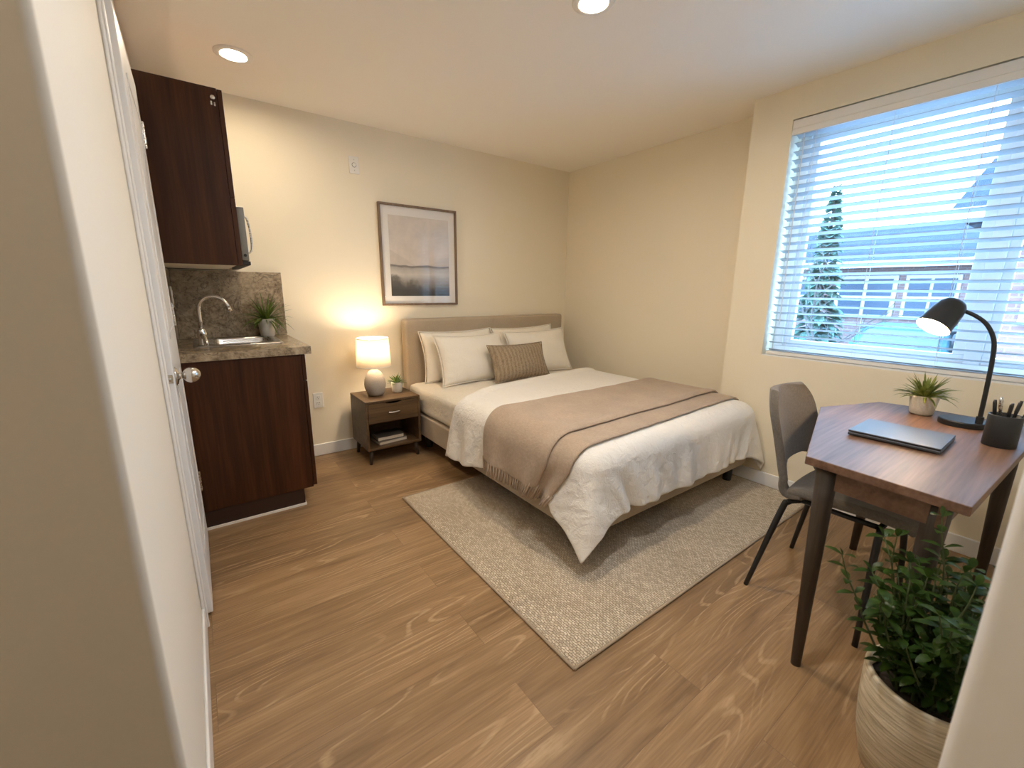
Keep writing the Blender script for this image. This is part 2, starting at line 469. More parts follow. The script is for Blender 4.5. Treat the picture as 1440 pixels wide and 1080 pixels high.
def tube(bm, pts, r, segs=10):
    pts = [Vector(p) for p in pts]; n = len(pts)
    rs = r if isinstance(r, (list, tuple)) else [r]*n
    prev = None; rings = []
    for i, p in enumerate(pts):
        t = (pts[min(i+1, n-1)]-pts[max(i-1, 0)]).normalized()
        if prev is None: e1 = t.orthogonal().normalized()
        else:
            e1 = prev - t*prev.dot(t); e1.normalize()
        prev = e1; e2 = t.cross(e1)
        rings.append([bm.verts.new(p+(e1*math.cos(2*PI*k/segs)+e2*math.sin(2*PI*k/segs))*rs[i]) for k in range(segs)])
    for a, b in zip(rings, rings[1:]):
        for k in range(segs): bm.faces.new((a[k], a[(k+1) % segs], b[(k+1) % segs], b[k]))
    bm.faces.new(rings[0][::-1]); bm.faces.new(rings[-1])
    return bm
def spline(pts, n=8):
    pts = [Vector(p) for p in pts]; out = []
    P = [2*pts[0]-pts[1]]+pts+[2*pts[-1]-pts[-2]]
    for i in range(1, len(P)-2):
        for k in range(n):
            t = k/n; a, b, c, d = P[i-1], P[i], P[i+1], P[i+2]
            out.append(.5*((2*b)+(c-a)*t+(2*a-5*b+4*c-d)*t*t+(3*b-a-3*c+d)*t**3))
    out.append(pts[-1]); return out
def grid(bm, nu, nv, fn, keep=None):
    g = [[bm.verts.new(fn(i/(nu-1), j/(nv-1))) for i in range(nu)] for j in range(nv)]
    for j in range(nv-1):
        for i in range(nu-1):
            if keep and not keep((i+.5)/(nu-1), (j+.5)/(nv-1)): continue
            bm.faces.new((g[j][i], g[j][i+1], g[j+1][i+1], g[j+1][i]))
    if keep:
        for v in [v for v in bm.verts if not v.link_faces]: bm.verts.remove(v)
    return g
def blade(bm, base, dirv, L, w, bend, n=6, fold=.25):
    """a tapered arching leaf blade with a folded midrib and a little thickness"""
    base = Vector(base); d = Vector(dirv).normalized()
    side = d.cross(Vector((0, 0, 1)))
    if side.length < 1e-3: side = Vector((1, 0, 0))
    side.normalize()
    p = base.copy(); rows = []
    for i in range(n+1):
        t = i/n
        up = side.cross(d).normalized()
        ww = w*(math.sin(PI*min(1, .18+.82*t))**.8 if t < 1 else 0)*.5
        rows.append((p.copy(), ww, up, d.copy()))
        d = (d+Vector((0, 0, -bend/n))).normalized()
        p = p+d*(L/n)
    prev = None
    for i, (q, ww, up, dd) in enumerate(rows):
        if i == n: cur = [bm.verts.new(q)]
        else: cur = [bm.verts.new(q+side*ww+up*ww*fold), bm.verts.new(q-up*ww*.15), bm.verts.new(q-side*ww+up*ww*fold)]
        if prev:
            if len(cur) == 3:
                bm.faces.new((prev[0], prev[1], cur[1], cur[0])); bm.faces.new((prev[1], prev[2], cur[2], cur[1]))
            else:
                bm.faces.new((prev[0], prev[1], cur[0])); bm.faces.new((prev[1], prev[2], cur[0]))
        prev = cur

# ------------------------------------------------------------------ the room shell
H = 2.327; XL = -.022; XR = 3.156; XW = 2.916; YJ = -1.825; YF = -3.60
YS = -2.76                                       # the left wall ends here at the entry
struct('floor', bx(-1.3, 3.4, -5.2, .12, -.05, 0), M['floor'])
struct('ceiling', bx(-1.3, 3.4, -5.2, .12, H, H+.06), M['ceil'])
struct('wall_back', bx(XL-.1, XR+.1, 0, .1, 0, H), M['wall'])
struct('wall_left', bx(XL-.1, XL, YS+.022, 0, 0, H), M['wall_daylit'])
struct('wall_right', bx(XR, XR+.24, YJ-.02, .0, 0, H), M['wall'])
WY0, WY1, WZ0, WZ1 = -3.40, -2.052, .832, 2.160   # window opening
bm = B(); XO = XW+.24
box(bm, XW, XO, YF, YJ, 0, WZ0); box(bm, XW, XO, YF, YJ, WZ1, H)
box(bm, XW, XO, WY1, YJ, WZ0, WZ1); box(bm, XW, XO, YF, WY0, WZ0, WZ1)
struct('wall_window', bm, M['wall'])
struct('wall_front', bx(.84, XO, YF-.1, YF, 0, H), M['wall'])
# entry: partition end on the left, wall end on the right, closed hallway behind the camera
struct('wall_entry_left', bx(-1.3, .022, YS, YS+.022, 0, H), M['taupe'], bevel=.008, segs=3)
struct('wall_entry_right', bx(.72, .84, -5.2, -3.236, 0, H), M['trim'], bevel=.014, segs=3)
struct('wall_hall_left', bx(-1.3, -1.2, -5.2, YS, 0, H), M['wall'])
struct('wall_hall_end', bx(-1.2, .72, -5.2, -5.1, 0, H), M['wall'])

def baseboard(name, x0, x1, y0, y1, h=.088):
    struct(name, bx(x0, x1, y0, y1, 0, h), M['trim'], bevel=.004)
baseboard('baseboard_back', .575, XR, -.013, 0)
baseboard('baseboard_right', XR-.013, XR, YJ, -.013)
baseboard('baseboard_window', XW-.013, XW, YF, YJ)
baseboard('baseboard_left', XL, XL+.009, YS+.022, -1.535)
# window: frame, mullion, two panes
def window():
    x0, x1 = 3.055, 3.115
    b = B(); f = .055
    box(b, x0, x1, WY0, WY1, WZ0, WZ0+f); box(b, x0, x1, WY0, WY1, WZ1-f, WZ1)
    box(b, x0, x1, WY1-f, WY1, WZ0+f, WZ1-f); box(b, x0, x1, WY0, WY0+f, WZ0+f, WZ1-f)
    box(b, x0, x1, -2.965, -2.905, WZ0+f, WZ1-f)
    w = struct('window_1', b, M['vinyl'], bevel=.004)
    def sash(ya, yb, xa, s):
        q = B()
        box(q, xa, xa+.035, ya, yb, WZ0+f, WZ0+f+s); box(q, xa, xa+.035, ya, yb, WZ1-f-s, WZ1-f)
        box(q, xa, xa+.035, ya, ya+s, WZ0+f+s, WZ1-f-s); box(q, xa, xa+.035, yb-s, yb, WZ0+f+s, WZ1-f-s)
        o = struct('window_frame', q, M['vinyl'], w, bevel=.003)
        struct('window_pane', bx(xa+.014, xa+.020, ya+s, yb-s, WZ0+f+s, WZ1-f-s), M['win_glass'], o)
    sash(-2.905, WY1-f, 3.068, .042)
    sash(WY0+f, -2.965, 3.068, .036)
    struct('window_sill', bx(XW+.002, x0, WY0, WY1, WZ0, WZ0+.008), M['trim'], w)
window()

# ------------------------------------------------------------------ window blind
def blind():
    y0, y1 = WY0+.012, WY1-.012
    xc = 2.965
    t = thing('window_blind', (xc, (y0+y1)/2, WZ0+.015), 'white horizontal slat blind lowered across the window', 'blind')
    b = B(); box(b, 2.925, 2.995, y0, y1, 2.096, 2.144)
    obj('headrail', b, M['head'], t, bevel=.003)
    b = B(); box(b, XW-.010, XW-.001+.006, WY0+.004, WY1+.004-.01, 2.075, 2.150); box(b, XW-.012, XW-.004, WY0+.004, WY1-.006, 2.105, 2.109)
    obj('valance', b, M['head'], t, bevel=.003)
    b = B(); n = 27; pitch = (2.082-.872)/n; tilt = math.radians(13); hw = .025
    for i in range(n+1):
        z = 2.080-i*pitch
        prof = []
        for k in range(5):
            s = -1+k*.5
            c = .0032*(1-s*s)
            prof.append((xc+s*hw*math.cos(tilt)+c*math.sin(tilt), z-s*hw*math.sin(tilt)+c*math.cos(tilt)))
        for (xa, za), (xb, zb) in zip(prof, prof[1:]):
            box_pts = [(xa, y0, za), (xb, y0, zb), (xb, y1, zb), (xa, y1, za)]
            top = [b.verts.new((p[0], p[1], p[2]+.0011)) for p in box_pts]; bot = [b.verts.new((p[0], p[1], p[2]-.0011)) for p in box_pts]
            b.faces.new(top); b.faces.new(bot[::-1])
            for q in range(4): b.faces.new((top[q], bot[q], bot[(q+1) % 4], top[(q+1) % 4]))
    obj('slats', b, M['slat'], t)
    obj('bottom_rail', bx(xc-.026, xc+.026, y0, y1, .842, .862), M['head'], t, bevel=.003)
    for y in (-2.17, -2.50, -2.83, -3.16):
        b = B()
        for x in (xc-.0275, xc+.0275): tube(b, [(x, y, 2.10), (x, y, .855)], .0011, 6)
        obj('ladder_cord', b, M['cord'], t)
    b = B(); tube(b, [(2.930, -2.115, 2.09), (2.928, -2.118, 1.5), (2.932, -2.122, 1.02)], .0028, 8)
    obj('tilt_wand', b, M['cord'], t)
blind()

# ------------------------------------------------------------------ door with casing on the left wall
def door():
    yn, yf_, zt = -1.462, -.825, 2.0
    b = bx(XL+.001, .008, yn, yf_, .012, zt)
    d = struct('door_1', b, M['door'], bevel=.003)
    # raised stile lines on the face that looks into the room
    q = B()
    for z0, z1 in ((.20, .88), (1.04, 1.86)):
        for (a0, a1, c0, c1) in ((yn+.11, yf_-.11, z0, z0+.02), (yn+.11, yf_-.11, z1-.02, z1), (yn+.11, yn+.13, z0, z1), (yf_-.13, yf_-.11, z0, z1)):
            box(q, .007, .0105, a0, a1, c0, c1)
    struct('panel_moulding', q, M['door'], d, bevel=.002)
    # knob
    q = B(); lathe(q, [(.032, 0), (.032, .003), (.027, .007), (.014, .010), (.0105, .014), (.0105, .022)]+[(.0265*math.sin(PI-a), .046+.0265*math.cos(PI-a)) for a in [.42+k*(PI-.42)/14 for k in range(15)]], (.008, -1.415, .918), 32, (1, 0, 0))
    k = obj('door_knob', q, M['chrome'], d, smooth=True, label='satin nickel round door knob'); k['kind'] = 'structure'
    q = bx(-.018, .004, yn-.003, yn+.001, .903, .932)
    lathe(q, [(.0085, 0), (.0085, .005), (.006, .008), (0, .009)], (-.007, yn-.002, .917), 20, (0, -1, 0))
    o = obj('latch_plate', q, M['chrome'], d, bevel=.002); o['kind'] = 'structure'
    for z in (1.82, 1.10, .30):
        q = B(); box(q, .000, .0095, yf_-.014, yf_+.014, z-.048, z+.048)
        tube(q, [(.0105, yf_, z-.05), (.0105, yf_, z+.05)], .0055, 12)
        o = obj('hinge', q, M['steel'], d, bevel=.0015); o['kind'] = 'structure'
    # casing
    q = B()
    for a, c in ((-1.535, -1.468), (-.820, -.758)):
        box(q, XL, XL+.010, a, c, 0, zt+.075); 
    box(q, XL, XL+.010, -1.535, -.758, zt+.008, zt+.075)
    struct('trim_1', q, M['trim'], bevel=.004)
    q = B()
    for a, c in ((-1.528, -1.512), (-.775, -.765)):
        box(q, XL+.009, XL+.016, a, c, 0, zt+.068)
    box(q, XL+.009, XL+.016, -1.528, -.765, zt+.052, zt+.068)
    struct('trim_2', q, M['trim'], bevel=.003)
door()

# ------------------------------------------------------------------ kitchenette
def kitchen():
    yk = -.75
    # base cabinet
    t = thing('base_cabinet', (.25, yk/2, 0), 'dark cherry wood base cabinet standing under the sink', 'cabinet')
    x0 = XL+.004
    b = B()
    box(b, x0, .52, yk, yk+.018, .10, .868); box(b, x0, .52, -.022, -.004, .10, .868)
    box(b, x0, .52, yk+.018, -.022, .10, .118); box(b, x0, x0+.01, yk+.018, -.022, .118, .868)
    obj('body', b, M['cherry'], t, bevel=.0015)
    obj('toe_kick', bx(x0, .470, yk+.006, -.02, .012, .10), M['cherry_dark'], t)
    obj('base_strip', bx(x0, .476, yk-.002, -.02, 0, .012), M['white_plastic'], t, label='thin white strip along the floor')
    for ya, yb in ((yk+.002, yk/2-.002), (yk/2+.002, -.008)):
        d = obj('door', bx(.5215, .541, ya, yb, .108, .72), M['cherry'], t, bevel=.002)
        q = B(); yh = yb-.035 if ya < -.5 else ya+.035
        tube(q, [(.541, yh, .58), (.562, yh, .585), (.562, yh, .665), (.541, yh, .67)], .004, 8)
        obj('handle', q, M['steel'], d, smooth=True)
    d = obj('drawer_front', bx(.5215, .541, yk+.002, -.008, .726, .866), M['cherry'], t, bevel=.002)
    # countertop with a cut-out for the sink
    sx0, sx1, sy0, sy1 = .105, .455, -.465, -.135
    t = thing('countertop', (.25, yk/2, .870), 'speckled granite countertop laid over the base cabinet', 'countertop')
    b = B(); xa, xb, ya, yb = x0, .572, -.760, -.003
    for r in ((xa, sx0, ya, yb), (sx1, xb, ya, yb), (sx0, sx1, ya, sy0), (sx0, sx1, sy1, yb)): box(b, *r, .870, .910)
    obj('worktop', b, M['granite'], t)
    t = thing('backsplash', (.27, -.01, .911), 'granite backsplash panels in the corner behind the faucet', 'backsplash')
    obj('side_panel', bx(x0+.014, .575, -.017, -.003, .911, 1.315), M['granite'], t, bevel=.001)
    obj('rear_panel', bx(x0, x0+.014, -.75, -.003, .911, 1.315), M['granite'], t, bevel=.001)
    # sink
    t = thing('kitchen_sink', (.28, -.3, .75), 'stainless steel drop-in sink set in the granite countertop', 'sink')
    def rr(xa, xb, ya, yb, r, z, n=6):
        pts = []
        for cx, cy, a0 in ((xb-r, yb-r, 0), (xa+r, yb-r, 90), (xa+r, ya+r, 180), (xb-r, ya+r, 270)):
            for k in range(n+1):
                a = math.radians(a0+90*k/n); pts.append((cx+r*math.cos(a), cy+r*math.sin(a), z))
        return pts
    b = B(); loops = [rr(.060, .480, -.525, -.105, .03, .911), rr(.062, .478, -.523, -.107, .03, .915), rr(.150, .448, -.460, -.140, .05, .915), rr(.153, .445, -.457, -.143, .05, .908), rr(.160, .438, -.450, -.150, .05, .780), rr(.19, .41, -.42, -.18, .04, .765)]
    L = [[b.verts.new(p) for p in lp] for lp in loops]
    for a, c in zip(L, L[1:]):
        n = len(a)
        for i in range(n): b.faces.new((a[i], a[(i+1) % n], c[(i+1) % n], c[i]))
    b.faces.new(L[-1])
    obj('basin', b, M['steel'], t, smooth=True, solid=.0015)
    b = lathe(B(), [(.028, .766), (.028, .768), (.018, .769), (0, .7685)], (.30, -.30, 0), 24)
    obj('drain', b, M['chrome'], t, smooth=True)
    # faucet
    fx, fy = .105, -.445
    t = thing('kitchen_faucet', (fx, fy, .915), 'chrome gooseneck faucet arching over the steel sink', 'faucet')
    b = lathe(B(), [(.027, .915), (.027, .921), (.022, .926), (.020, .955), (.022, .962), (.022, .985), (.016, 1.000), (.0125, 1.006), (0, 1.006)], (fx, fy, 0), 28)
    obj('base', b, M['chrome'], t, smooth=True)
    R = .066; pts = [(fx, fy, 1.0), (fx, fy, 1.05), (fx, fy, 1.105)]
    for k in range(1, 13):
        a = PI-k*PI*.90/12
        pts.append((fx+R+R*math.cos(a), fy-.02*k/12, 1.105+R*math.sin(a)))
    px, py, pz = pts[-1]; pts += [(px+.006, py-.001, pz-.022)]
    b = tube(B(), pts, .0098, 16)
    o = obj('spout', b, M['chrome'], t, smooth=True)
    b = tube(B(), [(px+.002, py, pz-.006), (px+.009, py-.001, pz-.034)], .0118, 16)
    obj('aerator', b, M['chrome'], o, smooth=True)
    b = tube(B(), [(fx, fy-.018, .972), (fx+.008, fy-.040, .960), (fx+.014, fy-.060, .935), (fx+.016, fy-.066, .918)], [.010, .011, .010, .008], 12)
    obj('lever', b, M['chrome'], t, smooth=True)
    # upper cabinet with an open bay for the microwave
    z0, z1, zm = 1.322, 2.082, 1.64
    t = thing('upper_cabinet', (.13, yk/2, z0), 'dark cherry wood wall cabinet mounted above the sink', 'cabinet')
    b = B()
    box(b, x0, .285, yk, yk+.018, z0, z1); box(b, x0, .285, -.022, -.004, z0, z1)
    box(b, x0, .285, yk+.018, -.022, z1-.018, z1); box(b, x0, .285, yk+.018, -.022, zm-.018, zm); box(b, x0, x0+.008, yk+.018, -.022, z0+.02, z1-.018)
    obj('body', b, M['cherry'], t, bevel=.0012)
    obj('bottom_panel', bx(x0+.008, .283, yk+.0185, -.0225, z0+.003, z0+.018), M['melamine'], t, label='cream laminate underside')
    for ya, yb in ((yk+.001, yk/2-.002), (yk/2+.002, -.006)):
        obj('door', bx(.2865, .306, ya, yb, zm-.012, z1-.002), M['cherry'], t, bevel=.002)
    q = B()
    lathe(q, [(.009, 0), (.009, .004), (.004, .006), (0, .006)], (.268, yk-.0005, 2.042), 16, (0, -1, 0))
    box(q, .258, .264, yk-.004, yk-.0003, 2.010, 2.026); box(q, .270, .276, yk-.004, yk-.0003, 2.008, 2.024)
    obj('mounting_clips', q, M['steel'], t, bevel=.001, label='small bright metal clips on the end panel')
    obj('end_filler', bx(.2865, .306, yk+.001, yk+.024, z0+.001, zm-.014), M['cherry'], t, bevel=.001)
    # microwave
    t = thing('microwave_oven', (.25, yk/2, z0+.02), 'small stainless microwave set into the dark upper cabinet', 'microwave')
    ya, yb = yk+.027, -.026
    b = bx(.02, .300, ya, yb, z0+.021, 1.598)
    obj('case', b, M['laptop_side'], t)
    obj('door', bx(.3065, .338, ya, yb-.17, z0+.024, 1.596), M['micro'], t, bevel=.003)
    q = B(); tube(q, spline([(.337, ya+.045, 1.56), (.352, ya+.045, 1.545), (.360, ya+.045, 1.47), (.356, ya+.045, 1.40), (.337, ya+.045, 1.385)]), .0045, 10)
    obj('handle', q, M['steel'], t, smooth=True)
    d = obj('control_panel', bx(.3065, .336, yb-.166, yb, z0+.024, 1.596), M['black'], t, bevel=.002)
    obj('base_vent', bx(.3065, .342, ya, yb, z0+.004, z0+.0225), M['black'], t, bevel=.002)
    q = lathe(B(), [(.007, 0), (.007, .006), (0, .006)], (.322, ya-.0003, z0+.05), 16, (0, -1, 0))
    obj('hinge_cap', q, M['black'], t)
kitchen()

def outlet(name, c, nrm, label, kind):
    """cover plate centred at c on a wall; nrm 'y' faces -y, 'x' faces +x"""
    t = thing(name, c, label, kind)
    cx, cy, cz = c
    def pl(b, u0, u1, d0, d1, z0, z1):
        if nrm == 'y': box(b, cx+u0, cx+u1, cy-d1, cy-d0, cz+z0, cz+z1)
        else: box(b, cx+d0, cx+d1, cy+u0, cy+u1, cz+z0, cz+z1)
        return b
    ax = (0, -1, 0) if nrm == 'y' else (1, 0, 0)
    obj('cover_plate', pl(B(), -.034, .034, .0005, .007, -.056, .056), M['white_plastic'], t, bevel=.003)
    return t, pl, ax
t, pl, ax = outlet('wall_outlet', (.735, 0, .420), 'y', 'white duplex power outlet low on the wall between base cabinet and nightstand', 'outlet')
for dz in (.021, -.021):
    b = pl(B(), -.016, .016, .007, .0095, dz-.014, dz+.014); o = obj('socket', b, M['white_plastic'], t, bevel=.004)
    b = B()
    for u in (-.006, .006): pl(b, u-.0013, u+.0013, .0093, .0100, dz+.000, dz+.008)
    pl(b, -.0022, .0022, .0093, .0100, dz-.010, dz-.005)
    obj('slot', b, M['slot'], o)
t, pl, ax = outlet('wall_control', (1.104, 0, 2.056), 'y', 'white rectangular control plate high on the wall left of the picture', 'wall plate')
b = lathe(B(), [(.013, 0), (.013, .004), (.010, .004), (.010, .0025), (0, .0025)], (1.104, -.007, 2.056), 24, ax); obj('dial', b, M['white_plastic'], t)
b = lathe(B(), [(.0155, 0), (.0155, .0008), (.013, .0008)], (1.104, -.007, 2.056), 24, ax); obj('dial_ring', b, M['slot'], t)
for dz in (.035, -.035): obj('screw', lathe(B(), [(.003, 0), (.003, .001), (0, .001)], (1.104, -.007, 2.056+dz), 10, ax), M['chrome'], t)
t, pl, ax = outlet('wall_outlet', (XL+.018, -.30, 1.165), 'x', 'white power outlet on the side splash behind the faucet', 'outlet')
for dz in (.021, -.021):
    obj('socket', pl(B(), -.016, .016, .007, .0095, dz-.014, dz+.014), M['white_plastic'], t, bevel=.004)

# ------------------------------------------------------------------ downlights
def downlight(c, label, lens='down'):
    t = thing('ceiling_downlight', (c[0], c[1], H), label, 'ceiling light', 'recessed ceiling downlights')
    b = lathe(B(), [(.084, 0), (.084, -.004), (.079, -.007), (.060, -.009), (.055, -.007), (.053, 0)], (c[0], c[1], H), 48, caps=False)
    obj('trim_ring', b, M['white_plastic'], t, smooth=True)
    b = lathe(B(), [(.0525, -.0005), (.0525, -.0035), (0, -.0035)], (c[0], c[1], H), 40)
    obj('lens', b, M[lens], t)
downlight((.392, -.535), 'lit round recessed downlight in the ceiling near the upper cabinet', 'down_dim')
downlight((1.50, -1.86), 'lit round recessed downlight in the ceiling over the bed')
downlight((1.0, -2.58), 'added unseen fill downlight in the ceiling between the bed and the entry', 'fill_cool')  # unseen fill light, added to brighten the foreground
downlight((-.40, -3.40), 'added unseen fill downlight in the entry hall ceiling', 'fill_hall')  # unseen fill light, added to lift the entry wall ends

# ------------------------------------------------------------------ picture
def picture():
    x0, x1, z0, z1 = 1.249, 1.892, 1.092, 1.836
    t = thing('framed_picture', (1.57, -.001, z0), 'framed misty shoreline print hanging over the bed headboard', 'picture')
    b = B(); w = .016
    for r in ((x0, x1, z0, z0+w), (x0, x1, z1-w, z1), (x0, x0+w, z0+w, z1-w), (x1-w, x1, z0+w, z1-w)): box(b, r[0], r[1], -.030, -.002, r[2], r[3])
    obj('frame', b, M['frame'], t, bevel=.002)
    obj('mat_board', bx(x0+w, x1-w, -.014, -.006, z0+w, z1-w), M['mat_board'], t)
    a = bx(x0+.075, x1-.070, -.0155, -.0142, z0+.072, z1-.080)
    obj('print', a, M['art'], t, origin=((x0+x1)/2+.0025, -.015, (z0+z1)/2-.004))
    obj('glass', bx(x0+w, x1-w, -.0205, -.019, z0+w, z1-w), M['pic_glass'], t)
picture()

# ------------------------------------------------------------------ rug
def rug():
    t = thing('area_rug', (1.9, -1.72, 0), 'beige woven rectangular rug under the foot of the bed', 'rug')
    b = bx(.955, 2.885, -2.440, -1.012, .0005, .011)
    obj('pile', b, M['rug'], t, bevel=.004)
    b = B(); x0, x1, y0, y1 = .950, 2.890, -2.445, -1.007
    for a, c in (((x0, y0), (x1, y0)), ((x1, y0), (x1, y1)), ((x1, y1), (x0, y1)), ((x0, y1), (x0, y0))):
        tube(b, [(a[0], a[1], .006), (c[0], c[1], .006)], .0055, 8)
    obj('binding', b, M['rug_edge'], t, smooth=True)
rug()

# ------------------------------------------------------------------ bed
BX0, BX1, BYF, BYH = 1.370, 2.855, -2.075, -.125
def soft_box(x0, x1, y0, y1, z0, z1, r, n=14, puff=0.0, seed=0, amp=.0):
    """box with rounded edges, slightly puffed and wrinkled"""
    b = B(); bmesh.ops.create_cube(b, size=2)
    bmesh.ops.subdivide_edges(b, edges=b.edges[:], cuts=n, use_grid_fill=True)
    cx, cy, cz = (x0+x1)/2, (y0+y1)/2, (z0+z1)/2; hx, hy, hz = (x1-x0)/2, (y1-y0)/2, (z1-z0)/2
    for v in b.verts:
        p = Vector((v.co.x*hx, v.co.y*hy, v.co.z*hz))
        q = Vector((max(-hx+r, min(hx-r, p.x)), max(-hy+r, min(hy-r, p.y)), max(-hz+r, min(hz-r, p.z))))
        d = p-q
        if d.length > 1e-6: p = q+d.normalized()*min(r, d.length if d.length < r else r)
        if puff:
            p.z += puff*(1-(p.x/hx)**2)*(1-(p.y/hy)**2)*(1 if p.z > 0 else 0)
        if amp:
            nz = noise.noise(Vector((p.x*7+seed, p.y*7, p.z*14)))
            p += (d.normalized() if d.length > 1e-6 else Vector((0, 0, 1)))*amp*nz
        v.co = p+Vector((cx, cy, cz))
    return b
def bed():
    t = thing('bed', (2.11, -1.1, 0), 'upholstered taupe platform bed with tall headboard against the back wall', 'bed')
    b = B(); box(b, BX0, BX1, BYF, BYF+.06, .128, .290); box(b, BX0, BX0+.06, BYF+.06, BYH, .128, .290); box(b, BX1-.06, BX1, BYF+.06, BYH, .128, .290)
    box(b, BX0+.06, BX1-.06, BYF+.06, BYH, .20, .285)
    obj('side_rail', b, M['bed_fab'], t, bevel=.012, segs=3)
    b = bx(1.378, 3.018, -.118, -.022, .125, .990)
    hb = obj('headboard', b, M['bed_fab'], t, bevel=.022, segs=4)
    b = bx(2.193, 2.1945, -.1190, -.1175, .14, .97)
    obj('seam', b, M['rug_edge'], hb)
    for x, y in ((BX0+.09, BYF+.075), (BX1-.075, BYF+.075)):
        obj('leg', lathe(B(), [(.026, .0115), (.030, .128)], (x, y, 0), 20), M['black'], t, smooth=False)
    for x, y in ((BX0+.09, -.30), (BX1-.075, -.30)):
        obj('leg', lathe(B(), [(.026, 0), (.030, .128)], (x, y, 0), 20), M['black'], t, smooth=False)
    m = tag(obj('mattress', soft_box(BX0+.004, BX1-.004, BYF+.01, -.119, .290, .500, .05, 22, .006, 3, .004), M['sheet'], origin=(2.11, -1.1, .290), smooth=True), 'mattress in a cream fitted sheet on the taupe bed base', 'mattress')
bed()

TOPZ = .520
DX0, DX1, DYF = 1.352, 2.872, -2.088     # edge lines over which the covers turn down
def sstep(a, b, v):
    t = max(0, min(1, (v-a)/(b-a))); return t*t*(3-2*t)
def drape(x, y, off=0.0, R=.085, flare=.13, wob=1.0, limit=True):
    """flat cloth point (x, y) -> the same point lying on the bed and hanging over its edges"""
    Rr = R+off
    a = DX0+R-x; c = x-(DX1-R); side = -1
    if c > a: a = c; side = 1
    bb = (DYF+R)-y
    ap, bp = max(a, 0), max(bb, 0)
    rho = math.hypot(ap, bp)
    cx = DX0+R if side < 0 else DX1-R
    soft = .010*noise.noise(Vector((x*2.3, y*2.3, 1.7)))*wob+.004*noise.noise(Vector((x*7, y*7, 3.3)))*wob
    if rho <= 1e-9:
        return Vector((x, y, TOPZ+off+soft)), rho
    phi = math.atan2(bp, ap)                         # 0 = side, pi/2 = foot
    arc = R*PI/2
    sx = sy = 0.0
    if rho < arc:
        o = Rr*math.sin(rho/R); d = Rr*(1-math.cos(rho/R)); e = 0
    else:
        e = rho-arc
        corner = math.sin(2*phi)
        fl = flare+.16*corner**1.5
        gr = min(1, e/.16)
        if ap > 0 and bp <= 0:
            dist = y-(DYF+R)                         # distance from the corner along the side
            fold = .009*math.sin(y*21+1.3)+.006*math.sin(y*37)-.022*math.exp(-((dist-.10)/.05)**2)
            sy = .55*e*math.exp(-(dist/.24)**2)
        elif bp > 0 and ap <= 0:
            dist = abs(x-cx)
            fold = .009*math.sin(x*19)+.007*math.sin(x*43+1)-.024*math.exp(-((dist-.10)/.05)**2)
            sx = -side*.55*e*math.exp(-(dist/.24)**2)
        else:
            fold = .010*math.sin(phi*8+.4)*corner
            q = 1-phi/(PI/2)*2                       # +1 side ... -1 foot
            sy = .55*e*max(0, q)**1.2; sx = -side*.55*e*max(0, -q)**1.2
        cr = 1-abs(noise.noise(Vector((x*9+y*9, (x-y)*2.2, 5.5))))*2.2       # ridged creases
        fold += .006*max(0, cr)*wob
        o = Rr+e*fl+fold*gr*wob
        d = Rr+e*math.sqrt(max(.2, 1-fl*fl))
    px = cx+side*o*math.cos(phi) if ap > 0 else x
    py = (DYF+R)-o*math.sin(phi) if bp > 0 else y
    px += sx; py += sy
    z = TOPZ+off-d+soft*max(0, 1-rho/.1)
    px += .005*noise.noise(Vector((x*6, y*6, 4.2)))*wob; py += .005*noise.noise(Vector((x*6, y*6, 9.1)))*wob
    if limit and py < YJ+.03: px = min(px, XW-.018-off*.2)
    if limit: px = min(px, XR-.03)
    return Vector((px, py, z)), rho
def lerp_tab(tab, v):
    for (a, fa), (b_, fb) in zip(tab, tab[1:]):
        if v <= b_: return fa+(fb-fa)*max(0, (v-a))/(b_-a)
    return tab[-1][1]
